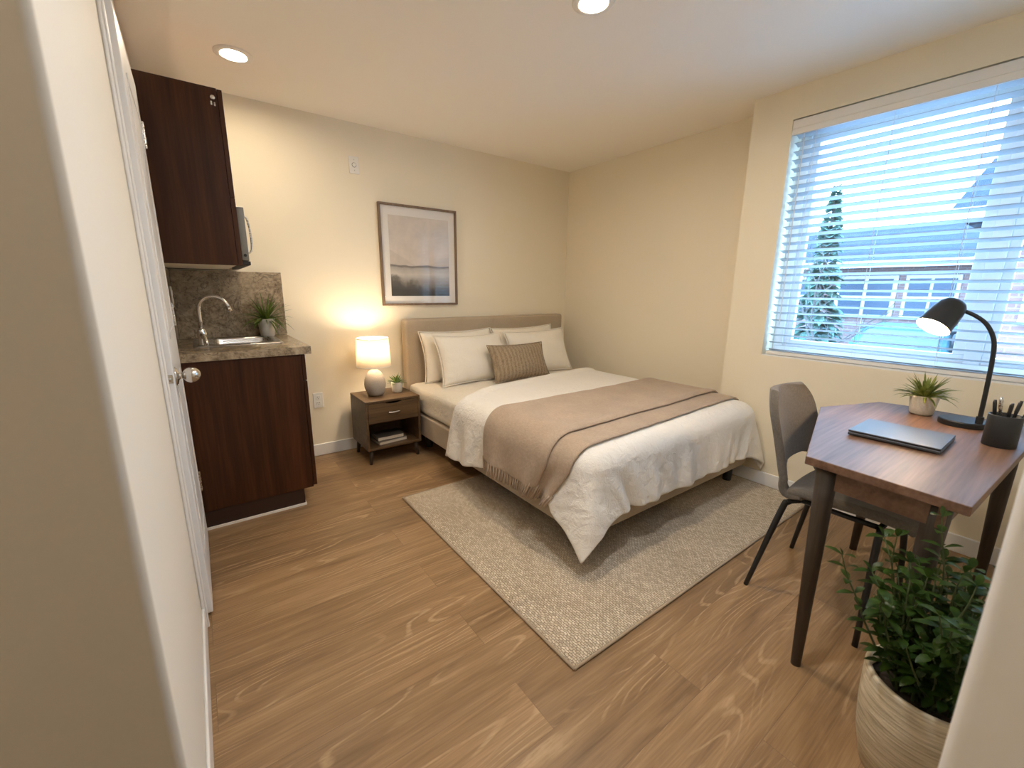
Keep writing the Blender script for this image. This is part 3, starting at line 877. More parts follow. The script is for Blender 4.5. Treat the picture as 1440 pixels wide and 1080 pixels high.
def covers():
    xr = DX1+.250; yf_ = DYF-.262
    head = [(DX0-.34, -.90), (DX0-.10, -.93), (DX0+.04, -.955), (1.62, -.83), (2.0, -.74), (2.6, -.68), (DX1, -.66), (xr, -.64)]
    hang = [(-2.4, .285), (-2.05, .265), (-1.95, .205), (-1.42, .20), (-1.32, .27), (-1.15, .315), (-.95, .335), (-.5, .335)]
    def fn(u, v):
        x0 = DX0-.30+(xr-DX0+.30)*u; yh = lerp_tab(head, x0)
        y = yh+(yf_-yh)*v
        xl = DX0-lerp_tab(hang, y)
        x = xl+(xr-xl)*u
        y = lerp_tab(head, x)+(yf_-lerp_tab(head, x))*v
        yh = lerp_tab(head, x)
        p, rho = drape(x, y, .014)
        # thick soft edge at the turned head end
        e = (yh-y)
        if e < .10: p.z += .016*math.sin(PI*min(1, (e+.02)/.12))-.010*(1-min(1, e/.03))
        return p
    b = B(); grid(b, 120, 110, fn)
    t = obj('duvet', b, M['duvet'], origin=(2.1, -1.5, TOPZ), smooth=True, solid=.024, subsurf=1)
    tag(t, 'white linen duvet spread over the bed and hanging in points at the foot', 'duvet')
    # throw: two folded layers and a fringed end
    t = thing('throw_blanket', (2.0, -1.65, TOPZ), 'tan wool throw with pleated fringe laid across the white duvet', 'throw')
    def layer(name, ya_l, ya_r, yb_l, yb_r, off, hem, hem_r, thick):
        def fn2(u, v):
            x = (DX0-hem)+(DX1+hem_r-DX0+hem)*u
            tt = min(1, max(0, (x-DX0)/(DX1-DX0)))
            ya = ya_l+(ya_r-ya_l)*tt; yb = yb_l+(yb_r-yb_l)*tt
            if x < DX0+.1:
                k = (DX0+.1-x)/(hem+.1)
                ya += -.03*k; yb += .03*k
            y = ya+(yb-ya)*v
            o2 = off+.004*math.sin(v*PI*5)*max(0, 1-2*u)+.012*math.sin(v*PI)**.5*0
            p, rho = drape(x, y, o2, flare=.09)
            if v > .88 and name != 'lower_fold': p.z += .008*math.sin((v-.88)/.12*PI)
            return p
        b = B(); grid(b, 88, 26, fn2)
        obj(name, b, M['throw'], t, smooth=True, solid=thick, subsurf=1)
        q = B(); nf = 24
        for i in range(nf+1):
            v = i/nf
            a0 = fn2(0, v); a1 = fn2(.012, v); dr = (a0-a1).normalized()
            tip = a0+dr*.058+Vector((0, .004*math.sin(i*2.1), 0))
            tube(q, [a1, a0, a0+dr*.022+Vector((0, .0035*math.sin(i*1.7), 0)), tip], [.007, .0062, .0058, .0052], 6)
        return q
    q1 = layer('lower_fold', -1.70, -1.72, -2.035, -1.975, .038, .205, .16, .012)
    q2 = layer('upper_fold', -1.335, -1.325, -1.905, -1.835, .052, .195, .15, .014)
    o = obj('fringe', q2, M['throw'], t, smooth=True)
    o = obj('fringe', q1, M['throw'], t, smooth=True)
covers()

# ------------------------------------------------------------------ pillows
def pillow_mesh(w, h, th, n=26, seed=0, flange=0.0, soft=.55):
    b = B()
    def pt(u, v, s):
        U, V = 2*u-1, 2*v-1
        prof = max(0, (1-abs(U)**2.6)*(1-abs(V)**2.6))**soft
        x = w/2*U*(1-.075*(1-V*V)); z = h/2*V*(1-.085*(1-U*U))
        y = s*th/2*prof
        edge = min(1-abs(U), 1-abs(V))
        wr = .008*math.sin(V*17+seed+3*noise.noise(Vector((V*3, seed, s))))*math.exp(-((1-abs(U))/.22)**2)*prof
        wr += .006*math.sin(U*19+seed)*math.exp(-((1+V)/.25)**2)*prof
        y += s*wr+.006*noise.noise(Vector((U*2.2+seed, V*2.2, s)))*prof*s
        return Vector((x, y, z))
    g1 = grid(b, n, n, lambda u, v: pt(u, v, -1)); g2 = grid(b, n, n, lambda u, v: pt(u, v, 1))
    bmesh.ops.remove_doubles(b, verts=b.verts, dist=1e-5)
    return b
def pillow(name, w, h, th, c, tilt, yaw, roll, mat, label, cat, group=None, seed=0, piping=True):
    b = pillow_mesh(w, h, th, seed=seed)
    t = thing(name, (c[0], c[1], c[2]), label, cat, group)
    t.rotation_euler = (math.radians(-tilt), math.radians(roll), math.radians(yaw))
    WL[t.name] = Vector((0, 0, 0))
    b2 = B()
    if piping:
        ring = []
        n = 14
        for (U0, V0, U1, V1) in ((-1, -1, 1, -1), (1, -1, 1, 1), (1, 1, -1, 1), (-1, 1, -1, -1)):
            for k in range(n):
                U = U0+(U1-U0)*k/n; V = V0+(V1-V0)*k/n
                ring.append((w/2*U*(1-.075*(1-V*V)), 0, h/2*V*(1-.085*(1-U*U))))
        ring.append(ring[0])
        tube(b2, ring, .0042, 6)
    o = obj('cover', b, mat, smooth=True, subsurf=1); o.parent = t
    if piping:
        o2 = obj('piping', b2, mat, smooth=True); o2.parent = o
    return t
P = M['pillow']
pillow('pillow', .68, .405, .15, (1.795, -.215, .699), 13, 2, 0, P, 'ivory pillow leaning on the headboard behind another, nearer the lamp', 'pillow', 'ivory pillows', 1)
pillow('pillow', .68, .405, .15, (2.475, -.215, .699), 13, -1, -1, P, 'ivory pillow leaning on the headboard behind another, farther from the lamp', 'pillow', 'ivory pillows', 4)
pillow('pillow', .66, .400, .15, (1.835, -.375, .686), 22, 4, 1, P, 'ivory pillow in front, half hidden at its corner by the knit cushion, on lamp side', 'pillow', 'ivory pillows', 7)
pillow('pillow', .66, .400, .15, (2.520, -.360, .686), 22, -2, -1, P, 'ivory pillow in front, behind the knit cushion, on the side away from the lamp', 'pillow', 'ivory pillows', 9)
pillow('lumbar_cushion', .580, .300, .13, (2.165, -.545, .653), 24, 3, 1, M['knit'], 'brown textured knit lumbar cushion in front of the ivory pillows', 'cushion', None, 12)

# ------------------------------------------------------------------ nightstand and what stands on it
def nightstand():
    x0, x1, y0, y1, z0, z1 = .942, 1.338, -.425, -.075, .108, .462
    t = thing('nightstand', (1.14, -.25, 0), 'walnut nightstand with one drawer and open shelf beside the bed', 'nightstand')
    b = B(); s = .016
    box(b, x0, x1, y0, y1, z1-s, z1); box(b, x0, x1, y0, y1, z0, z0+s); box(b, x0, x0+s, y0, y1, z0+s, z1-s); box(b, x1-s, x1, y0, y1, z0+s, z1-s)
    box(b, x0+s, x1-s, y1-.008, y1, z0+s, z1-s); box(b, x0+s, x1-s, y0+.02, y1-.008, .298, .308)
    obj('carcass', b, M['walnut'], t, bevel=.002)
    # drawer front with a scooped finger pull at its top edge
    dz0, dz1 = .303, z1-s-.003; xa, xb = x0+s+.002, x1-s-.002; xm = (xa+xb)/2
    pts = [(xa, dz0), (xb, dz0), (xb, dz1), (xm+.062, dz1)]
    for k in range(9):
        a = k/8*PI; pts.append((xm+.056*math.cos(a), dz1-.014*math.sin(a)))
    pts += [(xm-.062, dz1), (xa, dz1)]
    b = B(); f = [b.verts.new((px, y0+.002, pz)) for px, pz in pts]; k = [b.verts.new((px, y0+.020, pz)) for px, pz in pts]
    b.faces.new(f); b.faces.new(k[::-1])
    for i in range(len(pts)): b.faces.new((f[i], f[(i+1) % len(pts)], k[(i+1) % len(pts)], k[i]))
    d = obj('drawer', b, M['walnut'], t)
    q = tube(B(), spline([(xm-.040, y0+.002, .372), (xm-.034, y0-.010, .371), (xm, y0-.014, .369), (xm+.034, y0-.010, .371), (xm+.040, y0+.002, .372)]), .0052, 10)
    obj('handle', q, M['chrome'], d, smooth=True, label='curved satin metal pull')
    for x, y, sx, sy in ((x0+.035, y0+.035, -1, -1), (x1-.035, y0+.035, 1, -1), (x0+.035, y1-.035, -1, 1), (x1-.035, y1-.035, 1, 1)):
        obj('leg', tube(B(), [(x, y, z0), (x+sx*.014, y+sy*.010, 0.0)], [.017, .011], 14), M['ns_leg'], t, smooth=True)
    # table lamp
    cx, cy, zb = 1.075, -.25, z1
    t = thing('table_lamp', (cx, cy, zb), 'lit table lamp with rounded stoneware base on the nightstand', 'lamp')
    prof = [(.040, 0), (.050, .004), (.062, .025), (.073, .060), (.075, .085), (.070, .120), (.056, .155), (.038, .178), (.024, .188), (.018, .192), (.018, .198), (0, .198)]
    obj('base', lathe(B(), [(r, zb+h) for r, h in prof], (cx, cy, 0), 40), M['ceramic'], t, smooth=True)
    q = tube(B(), [(cx, cy, zb+.195), (cx, cy, zb+.26)], .008, 12)
    st = obj('socket', q, M['chrome'], t, smooth=True)
    z0s, z1s, r0, r1 = .676, .878, .119, .109
    q = lathe(B(), [(r0, z0s), (r1, z1s), (r1-.0016, z1s), (r0-.0016, z0s), (r0, z0s)], (cx, cy, 0), 56, caps=False)
    sh = obj('lamp_shade', q, M['shade'], t, smooth=True)
    for zz, rr in ((z0s+.003, r0), (z1s-.003, r1)):
        q = lathe(B(), [(rr+.0008, zz-.003), (rr+.0008, zz+.003), (rr-.0022, zz+.003), (rr-.0022, zz-.003), (rr+.0008, zz-.003)], (cx, cy, 0), 56, caps=False)
        obj('shade_rim', q, M['white_plastic'], sh, smooth=True)
    q = B()
    for k in range(3):
        a = k*2*PI/3+.5; tube(q, [(cx, cy, z1s-.012), (cx+(r1-.001)*math.cos(a), cy+(r1-.001)*math.sin(a), z1s-.006)], .0016, 6)
    tube(q, [(cx, cy, zb+.26), (cx, cy, z1s-.010)], .0018, 6); lathe(q, [(.006, 0), (.006, .012), (0, .016)], (cx, cy, z1s-.014), 12)
    obj('harp', q, M['chrome'], t, smooth=True)
    q = lathe(B(), [(0, .725), (.014, .728), (.018, .74), (.026, .762), (.026, .778), (.016, .795), (0, .800)], (cx, cy, 0), 20)
    obj('bulb', q, M['bulb'], t, smooth=True)
    l = bpy.data.lights.new('lamp_light', 'POINT'); l.energy = BED_LAMP; l.color = LAMP; l.shadow_soft_size = .035
    lo = bpy.data.objects.new('lamp_light', l); COL.objects.link(lo); lo.parent = t; lo.location = (0, 0, .79-zb+.035)
nightstand()

def pot(t, c, r0, r1, h, mat, z0, soil_drop=.012, wall=.006, foot=.9, soil=True, segs=40):
    prof = [(0, z0), (r0*foot, z0), (r0, z0+.006), (r0+(r1-r0)*.35, z0+h*.35), (r1, z0+h-.004), (r1-.002, z0+h), (r1-wall, z0+h), (r1-wall-.001, z0+h-soil_drop*1.6), (0, z0+h-soil_drop*1.6)]
    p = obj('pot', lathe(B(), prof, c, segs), mat, t, smooth=True, bevel=.0)
    if soil:
        q = lathe(B(), [(0, z0+h-soil_drop+.004), (r1*.5, z0+h-soil_drop+.003), (r1-wall-.0005, z0+h-soil_drop)], c, 28)
        obj('soil', q, M['soil'], t, smooth=True)
    return p
def tuft(t, c, z, n, L, w, bend, spread, mat, seed, flat=.15, r0=.012, wall_y=None):
    rnd = random.Random(seed); b = B()
    for i in range(n):
        a = i*2.399963+rnd.uniform(-.3, .3); k = (i/n)**.6
        tilt = flat+spread*k+rnd.uniform(-.12, .12)
        d = (math.cos(a)*math.sin(tilt), math.sin(a)*math.sin(tilt), math.cos(tilt))
        ll = L*rnd.uniform(.72, 1.08)*(1-.12*k)
        blade(b, (c[0]+math.cos(a)*r0*k, c[1]+math.sin(a)*r0*k, z), d, ll, w*rnd.uniform(.8, 1.15), bend*rnd.uniform(.5, 1.3)*(.35+k))
    if wall_y is not None:                           # leaves press against the wall instead of passing through it
        for v in b.verts: v.co.y = min(v.co.y, wall_y-.001*(v.index % 5))
    obj('foliage', b, mat, t, smooth=True)
t = thing('potted_plant', (.452, -.085, .911), 'grassy green plant in a white pot beside the sink', 'plant')
pot(t, (.452, -.085, 0), .040, .050, .112, M['pot'], .9105); tuft(t, (.452, -.085), 1.008, 80, .195, .011, 1.2, 1.05, M['leaf_k'], 3, wall_y=-.020)
t = thing('potted_succulent', (1.243, -.235, .462), 'small spiky succulent in a pale pot on the nightstand', 'plant')
pot(t, (1.243, -.235, 0), .036, .043, .076, M['pot_speck'], .462); tuft(t, (1.243, -.235), .526, 34, .085, .014, .35, 1.15, M['leaf_n'], 5)
t = thing('potted_plant', (2.462, -2.893, .730), 'yellow-green spiky plant in a round cream pot on the desk', 'plant')
pot(t, (2.462, -2.893, 0), .037, .046, .080, M['pot_speck'], .730, foot=.85); tuft(t, (2.462, -2.893), .798, 95, .118, .010, .9, .88, M['leaf_d'], 8)

# books on the nightstand shelf
def book(c, w, d, h, rot, cov, label):
    t = thing('book', c, label, 'book', 'books on the nightstand shelf')
    t.rotation_euler = (0, 0, rot); WL[t.name] = Vector((0, 0, 0))
    b = B(); box(b, -w/2, w/2, -d/2, d/2, 0, .0025); box(b, -w/2, w/2, -d/2, d/2, h-.0025, h); box(b, -w/2, w/2, d/2-.0025, d/2, .0025, h-.0025)
    o = obj('cover', b, cov); o.parent = t
    o = obj('pages', bx(-w/2+.003, w/2-.003, -d/2+.003, d/2-.003, .0027, h-.0027), M['pages']); o.parent = t
book((1.135, -.30, .1245), .215, .165, .024, .10, M['book_l'], 'grey book lying on the nightstand shelf under another book')
book((1.128, -.295, .1490), .195, .150, .028, .02, M['book_d'], 'dark book lying on top of the grey one on the nightstand shelf')

# ------------------------------------------------------------------ desk
DZ = .730
def desk():
    t = thing('desk', (2.05, -2.95, 0), 'angular walnut desk with dark round legs below the window', 'desk')
    poly = [(1.500, -3.160), (2.585, -3.215), (2.592, -2.830), (2.572, -2.731), (2.244, -2.608), (1.541, -2.802)]
    b = prism(poly, DZ-.026, DZ)
    o = obj('tabletop', b, [M['desk_top']], t, bevel=.0025)
    ins = [(1.545, -3.118), (2.545, -3.170), (2.548, -2.83), (2.530, -2.760), (2.235, -2.655), (1.580, -2.835)]
    b = B(); n = len(ins)
    for i in range(n):
        a, c = Vector(ins[i]), Vector(ins[(i+1) % n]); d = (c-a).normalized(); nn = Vector((-d.y, d.x))*.016
        q = [a, c, c+nn, a+nn]
        lo = [b.verts.new((p.x, p.y, DZ-.095)) for p in q]; hi = [b.verts.new((p.x, p.y, DZ-.026)) for p in q]
        b.faces.new(lo[::-1]); b.faces.new(hi)
        for k in range(4): b.faces.new((lo[k], lo[(k+1) % 4], hi[(k+1) % 4], hi[k]))
    obj('apron', b, M['desk_edge'], t)
    for (xt, yt), (xb, yb) in (((1.585, -2.850), (1.572, -2.862)), ((1.575, -3.100), (1.560, -3.085)), ((2.520, -2.775), (2.532, -2.752)), ((2.525, -3.150), (2.535, -3.160))):
        obj('leg', tube(B(), [(xt, yt, DZ-.027), (xt+(xb-xt)*.15, yt+(yb-yt)*.15, DZ-.13), (xb, yb, 0)], [.029, .027, .0145], 20), M['desk_leg'], t, smooth=True)
    # laptop
    t = thing('laptop', (2.005, -2.925, DZ), 'closed dark grey laptop lying on the walnut desk', 'laptop')
    c = Vector((2.000, -2.925)); w, d = .225, .236
    b = bx(c.x-w/2, c.x+w/2, c.y-d/2, c.y+d/2, DZ+.003, DZ+.0125); obj('base', b, M['laptop'], t, bevel=.002)
    b = bx(c.x-w/2+.002, c.x+w/2-.002, c.y-d/2+.002, c.y+d/2-.002, DZ+.0125, DZ+.0145); obj('gasket', b, M['laptop_side'], t)
    b = bx(c.x-w/2, c.x+w/2, c.y-d/2, c.y+d/2, DZ+.0145, DZ+.0205); obj('lid', b, M['laptop'], t, bevel=.002)
    for sx in (-1, 1):
        for sy in (-1, 1):
            obj('foot', lathe(B(), [(.007, DZ), (.007, DZ+.0032)], (c.x+sx*.095, c.y+sy*.100, 0), 12), M['black'], t)
    # desk lamp
    bx_, by_ = 2.395, -3.022
    t = thing('desk_lamp', (bx_, by_, DZ), 'black gooseneck desk lamp with bell shade, lit, near the window', 'lamp')
    obj('base', lathe(B(), [(0, DZ), (.066, DZ), (.068, DZ+.003), (.068, DZ+.018), (.065, DZ+.022), (0, DZ+.022)], (bx_, by_, 0), 48), M['black'], t, smooth=True, bevel=.002)
    sx_, sy_ = 2.365, -3.066
    apex = Vector((2.355, -2.940, 1.172))
    pts = spline([(sx_, sy_, DZ+.02), (2.358, -3.064, .88), (2.352, -3.060, 1.00), (2.350, -3.052, 1.060), (2.350, -3.028, 1.110), (2.350, -2.995, 1.140), (2.353, -2.955, 1.160)], 8)
    obj('arm', tube(B(), pts, .0068, 14), M['black'], t, smooth=True)
    obj('collar', lathe(B(), [(.0105, DZ+.021), (.0105, DZ+.048), (0, DZ+.048)], (sx_, sy_, 0), 20), M['black'], t, smooth=True, bevel=.001)
    ax = Vector((-.52, .34, -.80)).normalized(); top = Vector((2.365, -2.938, 1.192))
    prof_o = [(0, 0), (.018, .002), (.032, .009), (.041, .022), (.046, .045), (.050, .080), (.053, .118), (.054, .122)]
    prof_i = [(.0525, .122), (.0515, .116), (.048, .080), (.044, .046), (.038, .024), (.028, .012), (0, .006)]
    s = obj('lamp_shade', lathe(B(), prof_o+prof_i[:1], top, 44, ax, caps=False), M['black'], t, smooth=True)
    obj('shade_liner', lathe(B(), prof_i, top, 44, ax, caps=False), M['white_plastic'], s, smooth=True, label='white inside of the shade')
    obj('bulb', lathe(B(), [(0, .100), (.020, .098), (.030, .088), (.030, .072), (.016, .05), (.012, .03), (.012, .01)], top, 24, ax), M['desk_bulb'], t, smooth=True)
    # pen cup and pens
    cx, cy = 2.172, -3.136
    t = thing('pen_cup', (cx, cy, DZ), 'black cylindrical pen cup on the desk beside the lamp', 'pen cup')
    obj('cup', lathe(B(), [(0, DZ), (.0385, DZ), (.040, DZ+.003), (.040, DZ+.103), (.039, DZ+.105), (.036, DZ+.105), (.036, DZ+.008), (0, DZ+.008)], (cx, cy, 0), 40), M['blackp'], t, smooth=True, bevel=.0)
    pens = [((-.008, .024), (-.012, .030), .143, 'pen'), ((.012, .012), (.004, .018), .150, 'pencil'), ((-.012, -.002), (-.020, -.008), .140, 'pen'), ((.010, -.010), (.026, -.022), .146, 'pen'), ((.002, -.020), (.012, -.048), .150, 'pen')]
    lab = ['black pen standing in the cup nearest the lamp', 'pale clip pencil standing upright in the middle of the cup', 'black pen leaning at the front of the cup', 'short black pen leaning at the back of the cup', 'black pen leaning far out of the cup, away from the lamp']
    for i, (lo, hi, L, kind) in enumerate(pens):
        p0 = Vector((cx+lo[0]*.5, cy+lo[1]*.5, DZ+.0095)); p1 = Vector((cx+hi[0], cy+hi[1], DZ+.145))
        d = (p1-p0).normalized(); p1 = p0+d*L
        tt = thing(kind, p0, lab[i], kind, 'pens in the cup')
        obj('barrel', tube(B(), [p0, p0+d*(L-.012), p1], [.0042, .0046, .0036], 10), M['black'] if kind == 'pen' else M['steel'], tt, smooth=True)
        e = d.orthogonal().normalized()
        obj('clip', tube(B(), [p1-d*.006+e*.004, p1-d*.008+e*.0068, p1-d*.040+e*.0062], .0011, 6), M['chrome' if i == 1 else 'black'], tt, smooth=True)
desk()

# ------------------------------------------------------------------ chair
def chair():
    x0, x1 = 1.862, 2.278; xc = (x0+x1)/2; hw = (x1-x0)/2
    t = thing('desk_chair', (xc, -2.78, 0), 'grey upholstered shell chair with black legs tucked at the desk', 'chair')
    # side profile (y, z): seat front -> rear -> backrest top
    prof = spline([(0, -3.035, .418), (0, -3.000, .440), (0, -2.90, .447), (0, -2.76, .440), (0, -2.665, .438), (0, -2.615, .462), (0, -2.592, .520), (0, -2.570, .600), (0, -2.535, .720), (0, -2.503, .815), (0, -2.497, .832)], 5)
    n = len(prof); acc = [0]
    for a, c in zip(prof, prof[1:]): acc.append(acc[-1]+(c-a).length)
    T = acc[-1]
    def at(v):
        s = v*T
        for i in range(n-1):
            if s <= acc[i+1]+1e-9:
                k = (s-acc[i])/(acc[i+1]-acc[i]); return prof[i].lerp(prof[i+1], k)
        return prof[-1]
    seat_end = .50
    def surf(u, v):
        p = at(v); U = 2*u-1
        w = hw
        if v < .18: w *= 1-.30*((.18-v)/.18)**2.2            # rounded seat front
        if v > .55: w *= 1.0-.10*((v-.55)/.45)
        if v > .86: w *= 1-.30*((v-.86)/.14)**2.2             # rounded top corners
        x = xc+U*w
        # dish: the seat is a shallow bowl, the back wraps forward
        y, z = p.y, p.z
        if v < .5: z += .020*abs(U)**3*min(1, v/.12)*(1-max(0, (v-.42)/.08))
        k = max(0, min(1, (v-.42)/.16))
        y -= k*.045*abs(U)**2.2
        return Vector((x, y, z))
    def keep(u, v):
        U = abs(2*u-1)
        if v < .40: return False
        p = ((U/.76)**4+(abs(v-.545)/.085)**4)
        return p > 1
    b = B(); grid(b, 53, 120, surf, keep)
    obj('backrest', b, M['chair'], t, smooth=True, solid=.030, subsurf=1)
    b = B(); grid(b, 23, 30, lambda u, v: surf(u, v*.49)+Vector((0, 0, .012)))
    obj('seat', b, M['chair'], t, smooth=True, solid=.036, subsurf=2)
    q = B()
    for s in (-1, 1): tube(q, [(xc+s*.125, -2.685, .408), (xc+s*.125, -2.935, .408)], .010, 10)
    for y in (-2.685, -2.935): tube(q, [(xc-.125, y, .408), (xc+.125, y, .408)], .010, 10)
    obj('under_frame', q, M['black'], t, smooth=True)
    for (xt, yt), (xb, yb) in (((xc-.125, -2.685), (1.842, -2.570)), ((xc+.125, -2.685), (2.298, -2.572)), ((xc-.125, -2.935), (1.822, -2.955)), ((xc+.125, -2.935), (2.285, -2.975))):
        z = .408
        mx, my = xt+(xb-xt)*.40, yt+(yb-yt)*.40
        obj('leg', tube(B(), spline([(xt, yt, z), (xt+(xb-xt)*.28, yt+(yb-yt)*.28, z-.012), (xt+(xb-xt)*.42, yt+(yb-yt)*.42, z-.055), (xb, yb, 0)], 6), [.0105]*6+[.0115]*7+[.0115, .011, .0105, .010, .0095, .009], 14), M['black'], t, smooth=True)
chair()

# ------------------------------------------------------------------ big floor plant
def shrub():
    cx, cy = 1.430, -3.170
    t = thing('floor_plant', (cx, cy, 0), 'leafy dark green shrub in a large ribbed cream pot on the floor', 'plant')
    r, h = .122, .285
    prof = [(0, 0), (r*.76, 0), (r*.80, .006), (r*.93, h*.30), (r*.99, h*.62), (r, h-.008), (r-.003, h), (r-.012, h), (r-.014, h-.06), (0, h-.06)]
    obj('pot', lathe(B(), prof, (cx, cy, 0), 56), M['big_pot'], t, smooth=True)
    obj('soil', lathe(B(), [(0, h-.035), (r*.5, h-.037), (r-.0125, h-.042)], (cx, cy, 0), 32), M['soil'], t, smooth=True)
    rnd = random.Random(21); st = B(); lf = B()
    def leaf(p, d, L, w):
        d = d.normalized(); s = d.cross(Vector((0, 0, 1)))
        if s.length < .05: s = Vector((1, 0, 0))
        s.normalize(); up = s.cross(d)
        rows = [(0, .12), (.2, .62), (.45, 1), (.7, .8), (.88, .42)]
        prev = None
        for tt, ww in rows:
            q = p+d*L*tt+Vector((0, 0, -.35*L*tt*tt))
            cur = [lf.verts.new(q+s*w*ww*.5+up*w*.10*ww), lf.verts.new(q), lf.verts.new(q-s*w*ww*.5+up*w*.10*ww)]
            if prev:
                lf.faces.new((prev[0], prev[1], cur[1], cur[0])); lf.faces.new((prev[1], prev[2], cur[2], cur[1]))
            prev = cur
        tip = lf.verts.new(p+d*L+Vector((0, 0, -.35*L)))
        lf.faces.new((prev[0], prev[1], tip)); lf.faces.new((prev[1], prev[2], tip))
    def branch(p, d, L, n, leafL):
        pts = [p.copy()]; q = p.copy(); dd = d.normalized()
        for i in range(n):
            dd = (dd+Vector((rnd.uniform(-.14, .14), rnd.uniform(-.14, .14), .06))).normalized()
            q = q+dd*(L/n); pts.append(q.copy())
            a0 = rnd.uniform(0, PI)
            if i >= 1:
                for k in range(2):
                    a = a0+k*PI+i*1.6; e1 = dd.orthogonal().normalized(); e2 = dd.cross(e1)
                    ld = (e1*math.cos(a)+e2*math.sin(a))*.85+dd*.55
                    leaf(q, ld, leafL*rnd.uniform(.75, 1.15), leafL*.42)
        leaf(q, dd, leafL*.9, leafL*.36)
        tube(st, pts, [.0035-.0022*i/n for i in range(n+1)], 6)
    for i in range(62):
        a = rnd.uniform(0, 2*PI); tl = rnd.uniform(.05, .68)
        d = Vector((math.cos(a)*math.sin(tl), math.sin(a)*math.sin(tl), math.cos(tl)))
        d.y *= .8; L = rnd.uniform(.21, .40)
        if cy+d.y*L < -3.5: d.y = -d.y
        branch(Vector((cx+rnd.uniform(-.05, .05), cy+rnd.uniform(-.05, .05), h-.045)), d, L, 8, .047)
    # the two long shoots that stand out of the crown
    branch(Vector((cx+.03, cy+.02, h-.045)), Vector((.12, .03, 1)), .46, 12, .045)
    branch(Vector((cx-.03, cy+.05, h-.045)), Vector((-.10, .42, .9)), .36, 10, .042)
    branch(Vector((cx, cy+.05, h-.045)), Vector((.10, .38, 1)), .38, 10, .042)
    obj('stems', st, M['stem'], t, smooth=True)
    obj('foliage', lf, M['leaf_b'], t, smooth=True)
shrub()

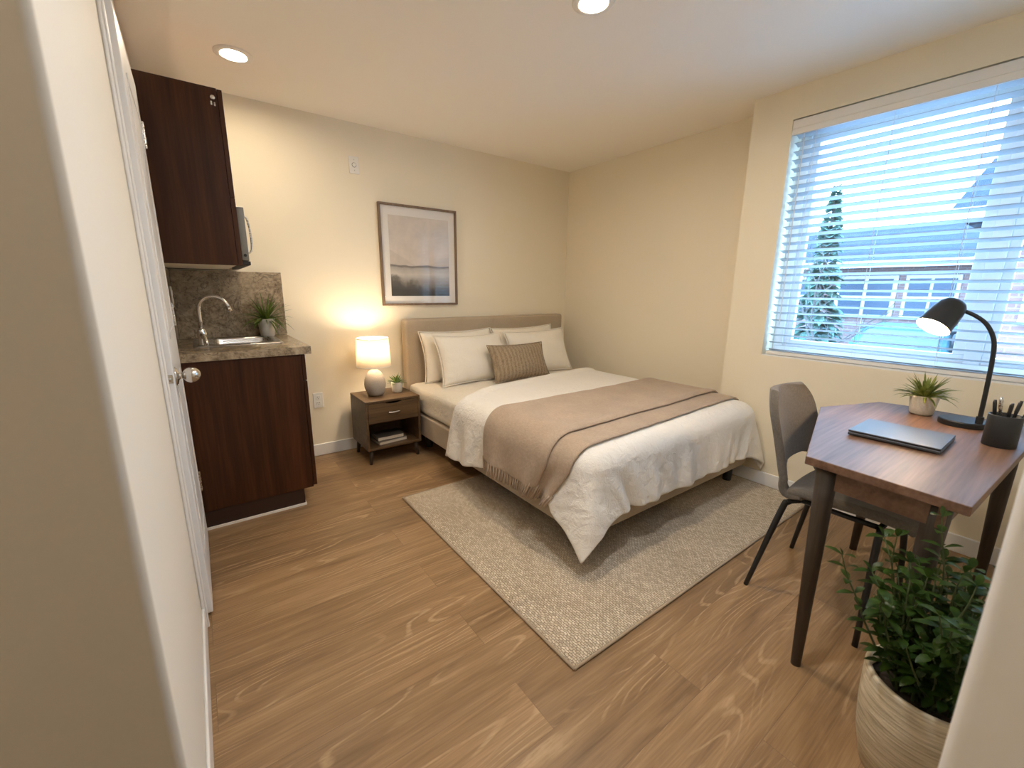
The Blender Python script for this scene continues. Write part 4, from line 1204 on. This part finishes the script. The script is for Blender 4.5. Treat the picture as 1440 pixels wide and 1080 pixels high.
# ------------------------------------------------------------------ outdoors, seen through the blind
def outdoors():
    gz = -.90
    struct('ground_outside', bx(3.45, 60, -45, 30, gz-.1, gz), M['asphalt'])
    # long brick house across the street
    def house(name, x0, x1, y0, y1, h, rh, wall, label, wins):
        t = thing(name, (x0, (y0+y1)/2, gz), label, 'house')
        obj('wall', bx(x0, x1, y0, y1, gz, gz+h), wall, t)
        b = B(); e = .4; xm = (x0+x1)/2
        v = [b.verts.new(p) for p in ((x0-e, y0-e, gz+h), (x1+e, y0-e, gz+h), (x1+e, y1+e, gz+h), (x0-e, y1+e, gz+h), (xm, y0-e, gz+h+rh), (xm, y1+e, gz+h+rh))]
        for f in ((0, 1, 2, 3), (0, 3, 5, 4), (1, 4, 5, 2), (0, 4, 1), (3, 2, 5)): b.faces.new([v[i] for i in f])
        obj('roof', b, M['roof'], t)
        obj('eaves_trim', bx(x0-e-.06, x0-e, y0-e, y1+e, gz+h-.14, gz+h+.06), M['siding'], t)
        for yc, zc, w, hh in wins:
            f = obj('window', bx(x0-.05, x0+.02, yc-w/2, yc+w/2, gz+zc-hh/2, gz+zc+hh/2), M['siding'], t)
            b = B()
            for k in (-1, 1): 
                for kk in (-1, 1):
                    box(b, x0-.07, x0-.045, yc+k*w*.23-w*.20, yc+k*w*.23+w*.20, gz+zc+kk*hh*.23-hh*.20, gz+zc+kk*hh*.23+hh*.20)
            obj('pane', b, M['winpane'], f)
    house('brick_house', 17, 25, -11.0, 5.0, 3.0, 1.5, M['brick'], 'brick house with slate roof across the street outside', [(-.35, 2.0, 1.15, 1.25), (1.15, 2.0, 1.5, 1.25), (3.1, 2.0, 1.2, 1.25)])
    house('brick_house', 9.5, 14, -9.0, -2.1, 3.25, 1.2, M['brick'], 'nearer brick house filling the right pane of the window', [(-3.0, 2.2, .8, 1.0), (-5.0, 2.2, 1.0, 1.0)])
    # trees
    def conifer(c, h, r, label):
        t = thing('conifer_tree', (c[0], c[1], gz), label, 'tree')
        obj('trunk', lathe(B(), [(r*.10, gz), (r*.05, gz+h*.9)], (c[0], c[1], 0), 10), M['bark'], t)
        b = B(); rnd = random.Random(int(c[0]*10))
        for i in range(420):
            k = rnd.random(); z = gz+h*(.12+.86*k); rr = r*(1-k)**.8*rnd.uniform(.55, 1.0)+.05; a = rnd.uniform(0, 2*PI)
            blade(b, (c[0]+.3*rr*math.cos(a), c[1]+.3*rr*math.sin(a), z), (math.cos(a), math.sin(a), -.15), rr*.9, .28, .5, 3)
        obj('crown', b, M['conifer'], t)
    conifer((15.2, 1.75), 5.2, .8, 'dark conifer tree outside at the far-left edge of the window')
    conifer((29.5, -1.4), 5.6, 1.6, 'distant conifer rising behind the house roof outside')
    def hedge(c, rx, ry, rz, label):
        b = B(); rnd = random.Random(int(c[1]*7)+3)
        for i in range(500):
            a = rnd.uniform(0, 2*PI); e = rnd.uniform(0, PI/2)
            p = Vector((c[0]+rx*math.cos(a)*math.cos(e), c[1]+ry*math.sin(a)*math.cos(e), gz+rz*math.sin(e)))
            blade(b, p, (math.cos(a), math.sin(a), rnd.uniform(.1, 1)), .28, .14, .8, 3)
        t = thing('garden_bush', (c[0], c[1], gz), label, 'bush')
        obj('foliage', b, M['hedge'], t)
        obj('branches', lathe(B(), [(0, gz), (rx*.7, gz+rz*.1), (rx*.8, gz+rz*.5), (rx*.5, gz+rz*.8), (0, gz+rz*.9)], (c[0], c[1], 0), 14), M['hedge'], t)
    hedge((16.05, -.75), .40, .9, 1.0, 'round garden bush outside in front of the brick house')
    hedge((15.95, 4.2), .42, 1.2, .9, 'wide garden bush outside near the dark conifer')
    # bare tree
    t = thing('bare_tree', (10.5, .05, gz), 'bare thin-branched tree outside against the bright sky', 'tree')
    b = B(); rnd = random.Random(5)
    def br(p, d, L, r, lev):
        pts = [p]; q = p.copy(); dd = d.normalized()
        for i in range(5):
            dd = (dd+Vector((rnd.uniform(-.2, .2), rnd.uniform(-.2, .2), rnd.uniform(-.05, .15)))).normalized(); q = q+dd*(L/5); pts.append(q.copy())
        tube(b, pts, [r*(1-.13*i) for i in range(6)], 6)
        if lev < 3:
            for k in range(4):
                e = pts[2+k if k < 4 else 5]; ang = rnd.uniform(0, 2*PI)
                br(e, dd+Vector((.2*math.cos(ang), 1.0*math.cos(ang), .8*math.sin(ang)+.3)), L*.62, r*.5, lev+1)
    br(Vector((10.5, .05, gz)), Vector((0, 0, 1)), 1.7, .05, 0)
    obj('trunk', b, M['bark'], t)
    # parked car
    cx, cy = 13.2, -.78
    t = thing('parked_car', (cx, cy, gz), 'dark teal car parked outside the window', 'car')
    side = [(-2.1, .30), (-2.12, .62), (-1.95, .80), (-1.05, .90), (-.55, 1.36), (.85, 1.40), (1.55, .98), (2.05, .88), (2.15, .55), (2.1, .28)]
    b = B(); A = [b.verts.new((cx+y, cy-.86+(.12 if z > 1 else 0), gz+z)) for y, z in side]; D = [b.verts.new((cx+y, cy+.86-(.12 if z > 1 else 0), gz+z)) for y, z in side]
    b.faces.new(A); b.faces.new(D[::-1])
    for i in range(len(side)): b.faces.new((A[i], A[(i+1) % len(side)], D[(i+1) % len(side)], D[i]))
    obj('body', b, M['car'], t, bevel=.05, segs=3)
    b = B(); b.faces.new([b.verts.new(p) for p in ((cx-1.02, cy-.68, gz+.94), (cx-1.02, cy+.68, gz+.94), (cx-.62, cy+.60, gz+1.31), (cx-.62, cy-.60, gz+1.31))])
    obj('windscreen', b, M['winpane'], t, solid=.03)
    b = B(); b.faces.new([b.verts.new((cx+y, cy-.80, gz+z)) for y, z in ((-.75, .97), (-.45, 1.28), (.75, 1.31), (1.25, 1.0))])
    obj('side_window', b, M['winpane'], t, solid=.03)
    for y in (-1.30, 1.30):
        for x in (-.80, .80):
            obj('wheel', lathe(B(), [(0, -.10), (.22, -.10), (.31, -.08), (.31, .08), (.22, .10), (0, .10)], (cx+y, cy+x, gz+.31), 24, (0, 1, 0)), M['tyre'], t, smooth=True)
outdoors()
